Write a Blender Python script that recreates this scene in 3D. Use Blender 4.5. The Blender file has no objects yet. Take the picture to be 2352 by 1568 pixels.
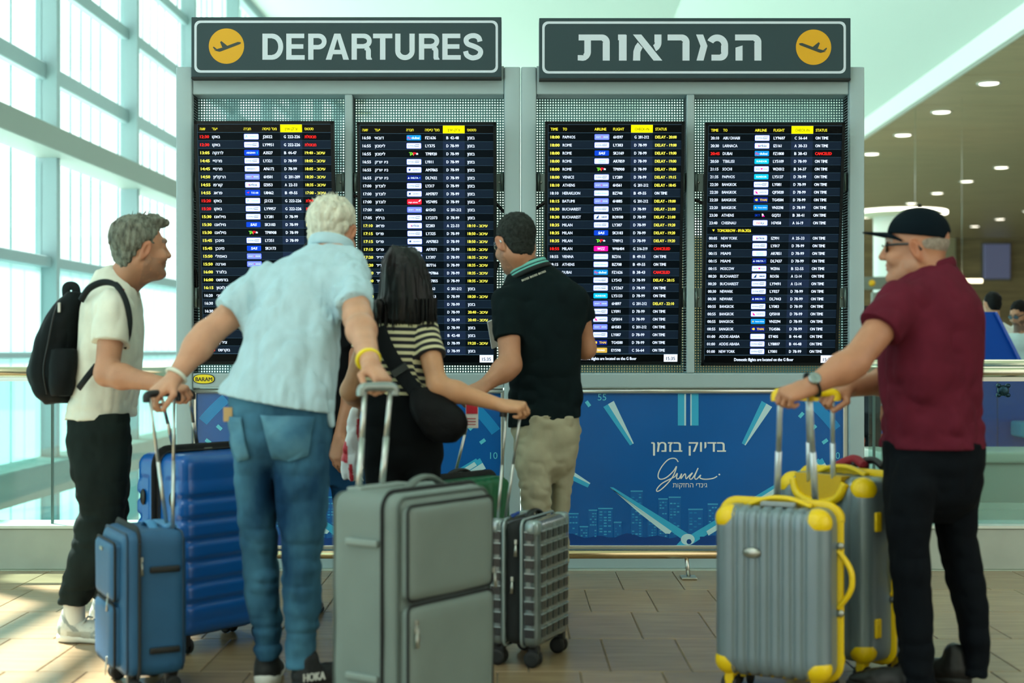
import bpy, bmesh, math, random
import numpy as np
from mathutils import Vector, Matrix, geometry

SC = bpy.context.scene
COL = SC.collection
# ------------------------------------------------------------------ camera, world, sun, exposure
FPX, EYE, HZ = 3267.0, 1.2, 800.0          # focal length in pixels, eye height, horizon row (2352 x 1568 frame)
cam = bpy.data.cameras.new('camera')
cam.sensor_width, cam.lens = 36.0, 50.0
cam.shift_y = (HZ - 784.0) / 2352.0
cam.clip_end = 400
cam.dof.use_dof, cam.dof.focus_distance, cam.dof.aperture_fstop = True, 7.7, 1.9
camo = bpy.data.objects.new('camera', cam); COL.objects.link(camo)
camo.location, camo.rotation_euler = (0, 0, EYE), (math.pi / 2, 0, 0)
SC.camera = camo
SC.view_settings.view_transform, SC.view_settings.look = 'Standard', 'None'
SC.view_settings.gamma, SC.view_settings.use_curve_mapping = 1.0, False
SC.view_settings.exposure = -0.2
SC.cycles.use_denoising = True
SC.cycles.max_bounces = 7
wd = bpy.data.worlds.new('sky'); SC.world = wd; wd.use_nodes = True
bgn = wd.node_tree.nodes['Background']
bgn.inputs[0].default_value = (0.94, 1.0, 0.985, 1); bgn.inputs[1].default_value = 2.0
sun = bpy.data.lights.new('sun', 'SUN'); sun.energy, sun.angle, sun.color = 30.0, 0.02, (1, 0.98, 0.92)
suno = bpy.data.objects.new('sun', sun); COL.objects.link(suno)
suno.rotation_euler = Vector((0.75, -0.66, -1.27)).to_track_quat('-Z', 'Y').to_euler()
for i, (ax, ay, sx, sy, pw) in enumerate(((-1.5, 1.5, 3.0, 3.0, 120), (4.5, 3.0, 2.5, 3.0, 80), (3.0, 14, 5, 5, 200), (9.5, 18, 4, 8, 260), (0, 36, 8, 12, 600))):  # unseen area lamps added as fill, the last one to brighten the far wall
    al = bpy.data.lights.new('fill_area_light', 'AREA'); al.shape, al.size, al.size_y, al.energy = 'RECTANGLE', sx, sy, pw
    al.color = (0.93, 1.0, 0.97)
    ao = bpy.data.objects.new('fill_area_light', al); COL.objects.link(ao); ao.location = (ax, ay, 4.8 if ax > 8 else 7.1)

# ------------------------------------------------------------------ helpers
def at(px, py, Y):
    s = FPX / Y
    return Vector(((px - 1176.0) / s, Y, EYE - (py - HZ) / s))
def lin(c):
    if isinstance(c, str):
        c = [int(c[i:i + 2], 16) / 255 for i in (0, 2, 4)]
    return tuple((v / 12.92 if v <= 0.04045 else ((v + 0.055) / 1.055) ** 2.4) for v in c[:3]) + (1.0,)
MATS = {}
def mat(name, col='808080', rough=0.5, metal=0.0, var=0.0, vscale=8.0, bump=0.0, bscale=60.0, stretch=(1, 1, 1), emit=0.0,
        trans=0.0, alpha=1.0, coat=0.0, sheen=0.0, attr=False, spec=0.5, col2=None, aniso=0):
    if name in MATS: return MATS[name]
    m = bpy.data.materials.new(name); m.use_nodes = True; MATS[name] = m
    nt = m.node_tree; N, L = nt.nodes, nt.links
    b = N['Principled BSDF']
    c = lin(col)
    b.inputs['Base Color'].default_value = c; b.inputs['Roughness'].default_value = rough
    b.inputs['Metallic'].default_value = metal; b.inputs['Specular IOR Level'].default_value = spec
    b.inputs['Coat Weight'].default_value = coat; b.inputs['Sheen Weight'].default_value = sheen
    b.inputs['Transmission Weight'].default_value = trans; b.inputs['Alpha'].default_value = alpha
    src = None
    if var or bump:
        tc = N.new('ShaderNodeTexCoord'); mp = N.new('ShaderNodeMapping'); mp.inputs['Scale'].default_value = stretch
        L.new(tc.outputs['Object'], mp.inputs['Vector'])
    if attr:
        at_ = N.new('ShaderNodeAttribute'); at_.attribute_name = 'Col'; src = at_.outputs['Color']
    if var:
        nz = N.new('ShaderNodeTexNoise'); nz.inputs['Scale'].default_value = vscale; nz.inputs['Detail'].default_value = 5
        L.new(mp.outputs[0], nz.inputs['Vector'])
        mx = N.new('ShaderNodeMix'); mx.data_type = 'RGBA'
        if col2:
            rp = N.new('ShaderNodeMapRange'); rp.inputs[1].default_value = 0.5 - 0.5 * (1 - var) - .02; rp.inputs[2].default_value = 0.5 + 0.5 * (1 - var)
            L.new(nz.outputs['Fac'], rp.inputs[0]); L.new(rp.outputs[0], mx.inputs[0])
            mx.inputs[6].default_value = c; mx.inputs[7].default_value = lin(col2)
            if src: L.new(src, mx.inputs[6])
        else:
            mx.blend_type = 'MULTIPLY'; mx.inputs[0].default_value = 1.0
            mx.inputs[6].default_value = c
            if src: L.new(src, mx.inputs[6])
            rp = N.new('ShaderNodeMapRange'); rp.inputs[1].default_value = .3; rp.inputs[2].default_value = .7
            rp.inputs[3].default_value = 1 - var; rp.inputs[4].default_value = 1 + var
            L.new(nz.outputs['Fac'], rp.inputs[0]); L.new(rp.outputs[0], mx.inputs[7])
        src = mx.outputs[2]
    if src: L.new(src, b.inputs['Base Color'])
    if bump:
        n2 = N.new('ShaderNodeTexNoise'); n2.inputs['Scale'].default_value = bscale; n2.inputs['Detail'].default_value = 4
        L.new(mp.outputs[0], n2.inputs['Vector'])
        bp = N.new('ShaderNodeBump'); bp.inputs['Strength'].default_value = min(1, bump); bp.inputs['Distance'].default_value = 0.004
        L.new(n2.outputs['Fac'], bp.inputs['Height']); L.new(bp.outputs[0], b.inputs['Normal'])
    if emit:
        if src: L.new(src, b.inputs['Emission Color'])
        else: b.inputs['Emission Color'].default_value = c
        b.inputs['Emission Strength'].default_value = emit
    return m
def thin_glass(name, col, gloss=0.08, rough=0.02, diff=0.0, dcol=None):
    if name in MATS: return MATS[name]
    m = bpy.data.materials.new(name); m.use_nodes = True; MATS[name] = m
    nt = m.node_tree; N, L = nt.nodes, nt.links; N.clear()
    o = N.new('ShaderNodeOutputMaterial'); t = N.new('ShaderNodeBsdfTransparent'); t.inputs[0].default_value = lin(col)
    g = N.new('ShaderNodeBsdfGlossy'); g.inputs['Roughness'].default_value = rough
    mx = N.new('ShaderNodeMixShader'); mx.inputs[0].default_value = gloss
    L.new(t.outputs[0], mx.inputs[1]); L.new(g.outputs[0], mx.inputs[2]); last = mx
    if diff:
        d = N.new('ShaderNodeBsdfTranslucent'); d.inputs[0].default_value = lin(dcol or col)
        m2 = N.new('ShaderNodeMixShader'); m2.inputs[0].default_value = diff
        L.new(mx.outputs[0], m2.inputs[1]); L.new(d.outputs[0], m2.inputs[2]); last = m2
    L.new(last.outputs[0], o.inputs[0])
    return m
def empty(name, loc=(0, 0, 0), label=None, cat=None, group=None, kind=None, rz=0.0):
    o = bpy.data.objects.new(name, None); COL.objects.link(o); o.location = loc; o.rotation_euler = (0, 0, rz)
    return tag(o, label, cat, group, kind)
def tag(o, label=None, cat=None, group=None, kind=None):
    if label: o['label'] = label
    if cat: o['category'] = cat
    if group: o['group'] = group
    if kind: o['kind'] = kind
    return o
def link(name, me, m=None, parent=None, smooth=False, loc=None):
    """link mesh data as an object; vertices are in the parent's local frame"""
    o = bpy.data.objects.new(name, me); COL.objects.link(o)
    if m and not me.materials:
        for q in (m if isinstance(m, (list, tuple)) else (m,)): me.materials.append(q)
    if parent: o.parent = parent
    if loc is not None: o.location = loc
    if smooth: me.polygons.foreach_set('use_smooth', [True] * len(me.polygons))
    return o
def mesh(name, verts, faces, m=None, parent=None, smooth=False, loc=None):
    me = bpy.data.meshes.new(name); me.from_pydata([tuple(v) for v in verts], [], faces); me.update()
    return link(name, me, m, parent, smooth, loc)
class MB:
    """collects boxes, tubes and prisms into ONE mesh"""
    def __init__(s): s.v, s.f, s.sm = [], [], []
    def add(s, v, f, sm=False):
        o = len(s.v); s.v += [tuple(p) for p in v]; s.f += [tuple(i + o for i in q) for q in f]; s.sm += [sm] * len(f); return s
    def box(s, x0, x1, y0, y1, z0, z1):
        v = [(x, y, z) for z in (z0, z1) for y in (y0, y1) for x in (x0, x1)]
        return s.add(v, [(0, 2, 3, 1), (4, 5, 7, 6), (0, 1, 5, 4), (2, 6, 7, 3), (0, 4, 6, 2), (1, 3, 7, 5)])
    def bbox(s, x0, x1, y0, y1, z0, z1, b=0.004, seg=2):
        bm = bmesh.new(); bmesh.ops.create_cube(bm, size=1)
        bmesh.ops.scale(bm, vec=(x1 - x0, y1 - y0, z1 - z0), verts=bm.verts)
        bmesh.ops.translate(bm, vec=((x0 + x1) / 2, (y0 + y1) / 2, (z0 + z1) / 2), verts=bm.verts)
        bmesh.ops.bevel(bm, geom=bm.edges[:], offset=b, segments=seg, affect='EDGES', profile=0.5)
        bm.verts.index_update()
        s.add([v.co[:] for v in bm.verts], [[v.index for v in f.verts] for f in bm.faces], seg > 2); bm.free(); return s
    def tube(s, pts, r, n=8, caps=True, flat=None):
        pts = [Vector(p) for p in pts]; rs = r if isinstance(r, (list, tuple)) else [r] * len(pts)
        v, f = [], []; up = None
        for i, p in enumerate(pts):
            t = (pts[min(i + 1, len(pts) - 1)] - pts[max(i - 1, 0)]).normalized()
            if up is None:
                up = Vector(flat) if flat else (Vector((0, 0, 1)) if abs(t.z) < .9 else Vector((0, 1, 0)))
            a = t.cross(up).normalized(); b = a.cross(t).normalized(); up = b
            for k in range(n):
                th = 2 * math.pi * k / n
                rr = rs[i] if not isinstance(rs[i], tuple) else None
                ra, rb = (rr, rr) if rr is not None else rs[i]
                v.append(p + a * math.cos(th) * ra + b * math.sin(th) * rb)
        for i in range(len(pts) - 1):
            for k in range(n):
                f.append((i * n + k, i * n + (k + 1) % n, (i + 1) * n + (k + 1) % n, (i + 1) * n + k))
        if caps: f.append(tuple(range(n))[::-1]); f.append(tuple((len(pts) - 1) * n + k for k in range(n)))
        return s.add(v, f, True)
    def prism(s, poly, y0, y1, conv=lambda x, y, z: (x, y, z)):
        """polygon in (x,z) extruded along y"""
        n = len(poly); v = [conv(p[0], y0, p[1]) for p in poly] + [conv(p[0], y1, p[1]) for p in poly]
        f = [tuple(range(n)), tuple(range(2 * n - 1, n - 1, -1))] + [(i, i + n, (i + 1) % n + n, (i + 1) % n) for i in range(n)]
        return s.add(v, f)
    def lathe(s, prof, c=(0, 0, 0), n=16, axis='z'):
        v, f = [], []
        for r, h in prof:
            for k in range(n):
                th = 2 * math.pi * k / n; a, b = r * math.cos(th), r * math.sin(th)
                v.append((c[0] + a, c[1] + b, c[2] + h) if axis == 'z' else ((c[0] + h, c[1] + a, c[2] + b) if axis == 'x' else (c[0] + a, c[1] + h, c[2] + b)))
        for i in range(len(prof) - 1):
            for k in range(n): f.append((i * n + k, i * n + (k + 1) % n, (i + 1) * n + (k + 1) % n, (i + 1) * n + k))
        f.append(tuple(range(n))); f.append(tuple((len(prof) - 1) * n + k for k in range(n)))
        return s.add(v, f, True)
    def build(s, name, m, parent=None, smooth=None, loc=None, off=None):
        v = s.v if off is None else [(p[0] - off[0], p[1] - off[1], p[2] - off[2]) for p in s.v]
        o = mesh(name, v, s.f, m, parent, False, loc)
        o.data.polygons.foreach_set('use_smooth', s.sm if smooth is None else [smooth] * len(s.f))
        bm = bmesh.new(); bm.from_mesh(o.data); bmesh.ops.recalc_face_normals(bm, faces=bm.faces[:]); bm.to_mesh(o.data); bm.free()
        return o
def spline(pts, n=6):
    """Catmull-Rom through the points"""
    P = [Vector(p) for p in pts]; out = []
    for i in range(len(P) - 1):
        a, b, c, d = P[max(i - 1, 0)], P[i], P[i + 1], P[min(i + 2, len(P) - 1)]
        for k in range(n):
            t = k / n
            out.append(0.5 * ((2 * b) + (c - a) * t + (2 * a - 5 * b + 4 * c - d) * t * t + (3 * b - a - 3 * c + d) * t ** 3))
    out.append(P[-1]); return out

# text: every string becomes flat mesh outlines through one Text object each, merged per colour
TXT = {}
def text_mesh(strings, res=2):
    """meshes (verts, faces, width) for each (string, offset), built-in font; size 1"""
    todo = [s for s in dict.fromkeys(strings) if s not in TXT]; tmp = []
    for body, off in todo:
        cu = bpy.data.curves.new('t', 'FONT'); cu.body = body; cu.resolution_u = res; cu.offset = off
        o = bpy.data.objects.new('t', cu); COL.objects.link(o); tmp.append(((body, off), o, cu))
    bpy.context.view_layer.update(); dg = bpy.context.evaluated_depsgraph_get()
    for key, o, cu in tmp:
        C = []
        for sp in o.to_curve(dg).splines:                       # sample every outline
            B = sp.bezier_points; pts = []
            for i in range(len(B)):
                p, q = B[i], B[(i + 1) % len(B)]; a, h1, h2, b = p.co.xy, p.handle_right.xy, q.handle_left.xy, q.co.xy; d = b - a
                L = d.length or 1e-9; st = max(abs((h1 - a).cross(d)), abs((h2 - a).cross(d))) / L
                for k in range(1 if st < 1e-4 else res):
                    t = k / (1 if st < 1e-4 else res); u = 1 - t; pts.append(a * u ** 3 + h1 * 3 * u * u * t + h2 * 3 * u * t * t + b * t ** 3)
            if len(pts) > 2: C.append((pts, sum(x.cross(y) for x, y in zip(pts, pts[1:] + pts[:1]))))
        o.to_curve_clear()
        def inside(p, poly):
            r = False
            for x, y in zip(poly, poly[1:] + poly[:1]):
                if (x.y > p.y) != (y.y > p.y) and p.x < (y.x - x.x) * (p.y - x.y) / (y.y - x.y) + x.x: r = not r
            return r
        own = {}
        for i, (pi, ai) in enumerate(C):                        # a hole lies inside an outline that runs the other way round
            for j, (pj, aj) in enumerate(C):
                if ai * aj < 0 and abs(aj) > abs(ai) and all(inside(p, pj) for p in pi[::3]): own[i] = j
        V, F = [], []
        for n, (pi, ai) in enumerate(C):
            if n in own: continue
            loops = [[Vector((p.x, p.y, 0)) for p in pi]] + [[Vector((p.x, p.y, 0)) for p in C[h][0]] for h, w in own.items() if w == n]
            off_ = len(V); flat = [p for l in loops for p in l]; V += [(p.x, p.y, 2.0e-5 * (n % 4)) for p in flat]
            F += [tuple(i + off_ for i in t) for t in geometry.tessellate_polygon(loops)]
        TXT[key] = (np.array(V).reshape(-1, 3), F)
    for key, o, cu in tmp:
        bpy.data.objects.remove(o); bpy.data.curves.remove(cu)
# ------------------------------------------------------------------ materials of the setting
STEEL = mat('brushed_steel', 'c9cbc6', 0.28, 1.0, bump=.05, bscale=30, stretch=(1, 40, 40))
FRAME = mat('grey_painted_metal', '9cb3b9', 0.45, 0.1, bump=.03, bscale=300)
WHITE = mat('ceiling_white', 'cdd8cf', 0.8)
KERB = mat('kerb_stone', 'a9b0a6', 0.35, var=.08, vscale=5)
ALU = mat('window_aluminium', '8fa9ac', 0.5, 0.1)
ALUD = mat('window_beam_paint', '87958c', 0.6)
SLAB = mat('slab_edge', '7d8f8a', .7)
BROWN = mat('brown_ceiling_panel', 'bfa984', 0.38, var=.16, vscale=3, stretch=(.4, 6, 1))
CLEAR = thin_glass('clear_glass', 'fbfffe', .04)
BALU = thin_glass('balustrade_glass', 'dcefec', .08)
AQUA = thin_glass('aqua_frosted_glass', 'c4dad9', .05, .15, .4, 'b6cecd')
def plain(name, x0, x1, y0, y1, z0, z1, m, kind='structure', parent=None, b=0):
    k = MB()
    k.bbox(x0, x1, y0, y1, z0, z1, b) if b else k.box(x0, x1, y0, y1, z0, z1)
    o = k.build(name, m, parent)
    return tag(o, kind=kind) if not parent else o
# ------------------------------------------------------------------ floor with its tiles
def tile_mat():
    m = mat('travertine', '967e60', 0.25, var=.13, vscale=3.0, stretch=(1.2, 9, 1), bump=.02, bscale=40)
    nt = m.node_tree; N, L = nt.nodes, nt.links; b = N['Principled BSDF']
    oi = N.new('ShaderNodeObjectInfo'); mr = N.new('ShaderNodeMapRange'); mr.inputs[3].default_value = .90; mr.inputs[4].default_value = 1.08
    L.new(oi.outputs['Random'], mr.inputs[0])
    mx = N.new('ShaderNodeMix'); mx.data_type = 'RGBA'; mx.blend_type = 'MULTIPLY'; mx.inputs[0].default_value = 1
    src = b.inputs['Base Color'].links[0].from_socket
    L.new(src, mx.inputs[6]); L.new(mr.outputs[0], mx.inputs[7]); L.new(mx.outputs[2], b.inputs['Base Color'])
    tc = [n for n in N if n.type == 'TEX_COORD'][0]; mp = [n for n in N if n.type == 'MAPPING'][0]
    geo = N.new('ShaderNodeNewGeometry'); L.new(geo.outputs['Position'], mp.inputs['Vector'])
    return m
TILE = tile_mat()
GROUT = mat('grout', '6b6150', .8)
floor = tag(MB().box(-5.6, 24, -9, 7.86, -.3, -.006).build('floor', GROUT), kind='structure')
TW, TD = .305, .598
tm = MB().bbox(-TW / 2 + .002, TW / 2 - .002, -TD / 2 + .002, TD / 2 - .002, -.02, 0, .003, 1)
tile0 = None
for j in range(9):                                    # rows away from the camera, the nearer floor takes long slabs
    yc = 7.08 - TD / 2 - j * TD + TD
    off = (.667, .543, .672, .557)[(j - 1) % 4]
    for i in range(-14, 15):
        x = off + i * TW - TW / 2
        if abs(x) > (yc * .40 + .45): continue
        if yc < 3.2: continue
        if tile0 is None: tile0 = tm.build('tile', TILE, floor); o = tile0
        else: o = tile0.copy(); COL.objects.link(o)
        o.location = (x, yc if yc + TD / 2 < 7.5 else yc, 0)
plain('floor_edge_strip', -5.5, 14, 7.69, 7.86, -.05, .001, mat('reflect_pale_stone', 'b9bfb0', .18, var=.06, vscale=4), parent=floor)  # edging strip; its pale tone stands for light reflected along the floor
plain('floor_side_slabs', -5.6, 24, -9, 3.1, -.05, -.001, TILE, parent=floor)
for xa, xb in ((-5.6, -3.3), (3.3, 24)):
    plain('floor_side_slabs', xa, xb, 3.1, 7.69, -.05, -.002, TILE, parent=floor)
plain('floor_hall_beyond', 1.2, 30, 8.1, 60, -.3, 0, mat('pale_hall_floor', 'a9b4ac', .15, var=.06, vscale=1.5))
plain('floor_level_below', -5.6, 1.2, 8.2, 60, -3.9, -3.6, mat('lower_floor', '9fb5b0', .3, var=.1, vscale=1))
plain('slab_edge_trim', -5.4, 1.2, 7.87, 8.15, -.5, -.01, SLAB)
# ------------------------------------------------------------------ glazed wall on the left
RZ = -.0257
win = empty('window_1', (-5.5, 0, 0), kind='structure', rz=RZ)
MY = [0.4 + 3.02 * k for k in range(14)]
BANDS = [(-3.6, -1.25), (-1.15, -.30), (.03, 1.10), (1.16, 2.08), (2.20, 3.22), (3.52, 4.12), (4.30, 5.20), (5.36, 6.08), (6.22, 7.4)]
mul = MB().box(-.06, .16, -.05, .05, -3.6, 7.5).box(.05, .11, .05, .075, -3.6, 7.5)
mo = None
for y in MY:
    if mo is None: o = mo = mul.build('mullion', ALU, win)
    else: o = mo.copy(); COL.objects.link(o)
    o.location = (0, y, 0)
for z0, z1, d, m in ((7.35, 7.55, .1, ALU), (6.08, 6.22, .05, ALU), (5.20, 5.36, .05, ALU), (4.12, 4.30, .05, ALU), (3.27, 3.52, .36, ALUD), (2.08, 2.20, .1, ALU), (1.10, 1.16, .08, ALU), (-.30, .03, .42, SLAB), (-1.25, -1.15, .08, ALU)):
    MB().bbox(-.05, d, .4, 39.7, z0, z1, .01, 1).build('transom', m, win)
for z0, z1 in BANDS:
    pm = None
    for k, y in enumerate(MY[:-1]):
        if pm is None: o = pm = MB().box(-.012, .0, .05, 2.97, z0, z1).build('pane', CLEAR if z0 > 2.1 else AQUA, win)
        else: o = pm.copy(); COL.objects.link(o)
        o.location = (0, y, 0)
rod = None
for y in MY[3:11]:
    for k in range(1, 8):
        if rod is None: o = rod = MB().tube([(-.22, 0, -3.6), (-.22, 0, 7.5)], .013, 6).build('sunshade_rod', mat('rod_paint', '7aa8ab', .5), win)
        else: o = rod.copy(); COL.objects.link(o)
        o.location = (0, y + 3.02 * k / 8, 0)
plain('ground_outside', -90, -6.3, -40, 120, -4.2, -4.0, mat('apron_concrete', 'b9cfca', .8))
# ------------------------------------------------------------------ ceilings
plain('ceiling', -5.8, 5.2, -9, 60, 7.5, 7.7, WHITE)
cr = empty('ceiling_brown', (.0, 0, 0), kind='structure', rz=RZ)
pz = MB().box(5.62, 24, .012, 2.388, 4.9, 4.98); po = None
for k in range(18):
    if po is None: o = po = pz.build('ceiling_panel', BROWN, cr)
    else: o = po.copy(); COL.objects.link(o)
    o.location = (0, 5 + 2.4 * k, 0)
MB().box(5.6, 24, 4.9, 48.4, 4.985, 5.1).build('ceiling_backing', mat('shadow_gap', '2b241c', .9), cr)
sf = empty('ceiling_soffit', kind='structure', rz=RZ)
MB().box(5.5, 5.6, -8, 48, 4.9, 5.2).build('fascia', mat('fascia_white', 'eef4ec', .6), sf)
MB().prism([(5.6, 5.2), (5.5, 5.2), (2.4, 7.48), (2.4, 7.6), (5.6, 7.6)], -8, 48).build('slope', WHITE, sf)
av = MB().box(-.5, .5, -.25, .25, -.01, .01).build('air_vent', mat('vent_grey', '9fb0a6', .6), sf); av.location = (4.35, 17.2, 6.02)
av.rotation_euler = (0, math.atan2(2.28, 3.1), 0)
tag(MB().box(1.0, 30, 48, 48.3, 0, 5).build('wall_far_right', mat('brown_wall', 'a8926a', .5, var=.25, vscale=.6, stretch=(1, 1, 12))), kind='structure')
tag(MB().box(-6.5, 6, 58, 58.3, -4, 7.6).build('wall_far', mat('far_wall_pale', 'd5ded8', .7)), kind='structure')
tag(MB().box(24, 24.3, -9, 48, 0, 5).build('wall_right', mat('right_wall', '8d8a7c', .6)), kind='structure')
tag(MB().box(-5.8, 24, -9.3, -9, -.3, 7.6).build('wall_back', mat('back_wall', 'a3a79c', .7)), kind='structure')
LAMP = mat('lamp_glow', 'fff6df', emit=7)
dl0 = None
def downlight(x, y, lab):
    global dl0
    p = Matrix.Rotation(RZ, 3, 'Z') @ Vector((x, y, 4.9))
    e = empty('downlight', p, lab, 'ceiling light', 'downlights in the brown ceiling', rz=RZ)
    if dl0 is None:
        a = MB().lathe([(.13, -.005), (.16, -.02), (.17, -.004), (.17, .0)], n=16).build('trim_ring', mat('lamp_ring', 'd9d9d0', .4), e)
        b = MB().lathe([(.001, -.012), (.128, -.012), (.128, .0)], n=16).build('lens', LAMP, e); dl0 = (a, b)
    else:
        for s in dl0:
            c = s.copy(); COL.objects.link(c); c.parent = e
ordn = ['nearest', 'second', 'third', 'fourth', 'fifth', 'sixth']
for r, (x, y0, n) in enumerate(((6.14, 20.0, 5), (9.25, 29.3, 4), (12.9, 36.2, 4))):
    for k in range(n):
        downlight(x, y0 + 2.4 * k, 'recessed lamp in brown ceiling, %s lamp of the %s row from the white fascia' % (ordn[k], ordn[r] if r else 'first'))
for k, (px, py, Y) in enumerate(((792, 8, 34), (812, 24, 36), (826, 40, 38))):
    p = at(px, py, Y); p.z = 7.5
    e = empty('ceiling_disc_lamp', p, '%s round ceiling fitting above the departures sign' % ('nearest', 'middle', 'farthest')[k], 'ceiling light', 'round fittings in the white ceiling')
    MB().lathe([(.01, -.09), (.28, -.08), (.33, -.02), (.33, 0)], n=20).build('shade', mat('disc_beige', 'b9b79f', .5), e)
    MB().lathe([(.2, -.1), (.22, -.1), (.22, -.07), (.2, -.07)], n=20).build('rim', mat('disc_rim', 'd8d8c8', .4), e)
# ------------------------------------------------------------------ balustrades beside the board
def balustrade(name, x0, x1, joints, lab, bolt=None):
    b = empty(name, ((x0 + x1) / 2, 7.8, 0), lab, 'railing'); c = (x0 + x1) / 2
    MB().bbox(x0 - c, x1 - c, -.09, .16, 0, .225, .008).build('kerb', KERB, b)
    MB().box(x0 - c, x1 - c, -.10, .17, .225, .24).build('kerb_cap', mat('kerb_cap', 'd5dcd2', .25), b)
    MB().tube([(x0 - c, 0, 1.07), (x1 - c, 0, 1.07)], .03, 14).build('handrail', mat('handrail_steel', 'd3cbb0', .22, .9), b)
    MB().box(x0 - c, x1 - c, -.012, .012, 1.02, 1.045).build('glass_channel', STEEL, b)
    ed = [x0] + joints + [x1]
    for p, q in zip(ed, ed[1:]):
        g = MB().box(p - c + .006, q - c - .006, -.006, .006, .24, 1.03).build('glass_panel', BALU, b)
    for jx in joints:
        MB().box(jx - c - .006, jx - c + .006, -.008, .008, .24, 1.03).build('glass_joint', mat('joint_dark', '46625f', .4), b)
    if bolt:
        MB().lathe([(.006, -.03), (.02, -.03), (.03, -.02), (.03, .0)], bolt, 14, 'y').build('glass_fixing', mat('fixing_dark', '22404f', .3, .8), b)
        for k in range(4):
            th = k * math.pi / 2 + .78
            MB().lathe([(.002, -.022), (.012, -.02), (.012, 0)], (bolt[0] + .036 * math.cos(th), 0, bolt[2] + .036 * math.sin(th)), 10, 'y').build('glass_bolt', MATS['fixing_dark'], b)
    return b
balustrade('glass_balustrade', -5.2, -1.84, [-2.52], 'glass balustrade with steel handrail left of the departure boards')
b2 = balustrade('glass_balustrade', 1.95, 6.5, [1.985, 4.4], 'glass balustrade with steel handrail right of the departure boards', (2.69 - 4.225, 0, .97))
# second rail further back on the right
r2 = empty('queue_rail', (4.6, 9.6, 0), 'second steel handrail farther back on the right, before the blue desk', 'railing')
MB().tube([(-2.2, 0, 1.09), (3, 0, 1.09)], .035, 12).build('handrail', MATS['handrail_steel'], r2)
for x in (-2.0, 2.8):
    MB().tube([(x, 0, 0), (x, 0, 1.06)], .022, 10).build('post', STEEL, r2)
# ------------------------------------------------------------------ hall on the right
def kiosk():
    e = empty('check_in_desk', at(2275, 1035, 12.5).xyz * 1, 'tall blue check-in desk with sloping side, behind the right glass', 'desk')
    e.location.z = 0; BL = mat('desk_blue', '0046a8', .5, spec=.15)
    s = FPX / 12.5; fx = lambda px: (px - 1176) / s - e.location.x; fz = lambda py: EYE - (py - HZ) / s
    MB().prism([(fx(2205), fz(1035)), (fx(2400), fz(1035)), (fx(2344), fz(838)), (fx(2286), fz(716)), (fx(2205), fz(716))], 0, .5).build('body', BL, e)
    MB().prism([(fx(2284), fz(720)), (fx(2288), fz(716)), (fx(2350), fz(838)), (fx(2342), fz(838))], -.03, .5).build('side_flange', mat('desk_blue_edge', '1450b8', .3), e)
    MB().box(fx(2205), fx(2420), -.02, .55, 0, fz(1036)).build('plinth', mat('desk_plinth', 'a9b8b0', .3), e)
    MB().box(fx(2290), fx(2292), -.005, 0, fz(1035), fz(870)).build('panel_joint', mat('desk_joint', '062a70', .5), e)
    MB().bbox(fx(2318), fx(2372), -.3, -.02, fz(1000), fz(965), .02, 2).build('tray', mat('tray_blue', '3e8fb5', .4), e)
    return e
kiosk()
e = empty('long_bench', (4.6, 10.6, 0), 'long pale grey bench behind the glass on the right', 'bench')
MB().bbox(-1.8, 1.8, .05, .6, 0, .36, .06, 4).build('body', mat('bench_grey', 'a3aca4', .4), e)
MB().bbox(-1.85, 1.85, 0, .65, .345, .425, .02, 3).build('seat', mat('bench_edge', 'b4bdb4', .35), e)
MB().box(-1.78, 1.78, .0, .05, .0, .05).build('skirting', mat('bench_skirt', 'c9d2c8', .3), e)
c25 = at(2065, 800, 25)
e = empty('round_column', (c25.x, 25, 0), 'white round column with lit canopy ring in the right hall', 'column')
MB().lathe([(.44, 0), (.44, 3.55)], n=28).build('shaft', mat('column_white', 'e9f2ee', .4), e)
MB().lathe([(.44, 3.5), (.8, 3.56), (.8, 3.62), (.3, 3.66)], n=32).build('canopy', mat('canopy_cream', 'e8e2c4', .5), e)
MB().lathe([(.78, 3.555), (.83, 3.555), (.83, 3.60), (.78, 3.60)], n=32).build('light_strip', LAMP, e)
p = at(2225, 645, 21); e = empty('pendant_light_bar', p, 'thin glowing light bar above the white-shirted man at the desk', 'light')
MB().tube([(-.32, 0, 0), (.2, 0, 0)], .035, 10).build('tube', mat('bar_glow', 'fff0c8', emit=3), e)
MB().tube([(-.1, 0, .03), (-.1, 0, 4.9 - p.z)], .0025, 6).build('cable', STEEL, e)
p = at(2022, 650, 22); e = empty('counter_sign', (p.x, 22, 0), 'grey hanging counter sign with a yellow dot right of the boards', 'sign')
MB().bbox(-.5, .6, 0, .08, p.z - .1, p.z + .1, .01).build('panel', mat('counter_sign_grey', '6b7468', .5), e)
MB().lathe([(.05, -.01), (.05, 0)], (-.13, 0, p.z), 14, 'y').build('dot', mat('sign_yellow', 'e8b300', .5), e)
for x in (-.45, .55): MB().tube([(x, .04, p.z + .1), (x, .04, 4.9)], .004, 6).build('hanger', STEEL, e)
e = empty('counter_row', (6.2, 21.5, 0), 'grey slatted check-in partition under the counter sign', 'partition')
for k in range(5): MB().bbox(-.75 + .24 * k, -.62 + .24 * k, 0, .1, 0, 2.05, .01).build('upright', mat('partition_grey', '7c867c', .5), e)
MB().box(-.8, .5, .02, .08, 0, 1.0).build('panel', mat('partition_panel', '59635a', .5), e)
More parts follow.
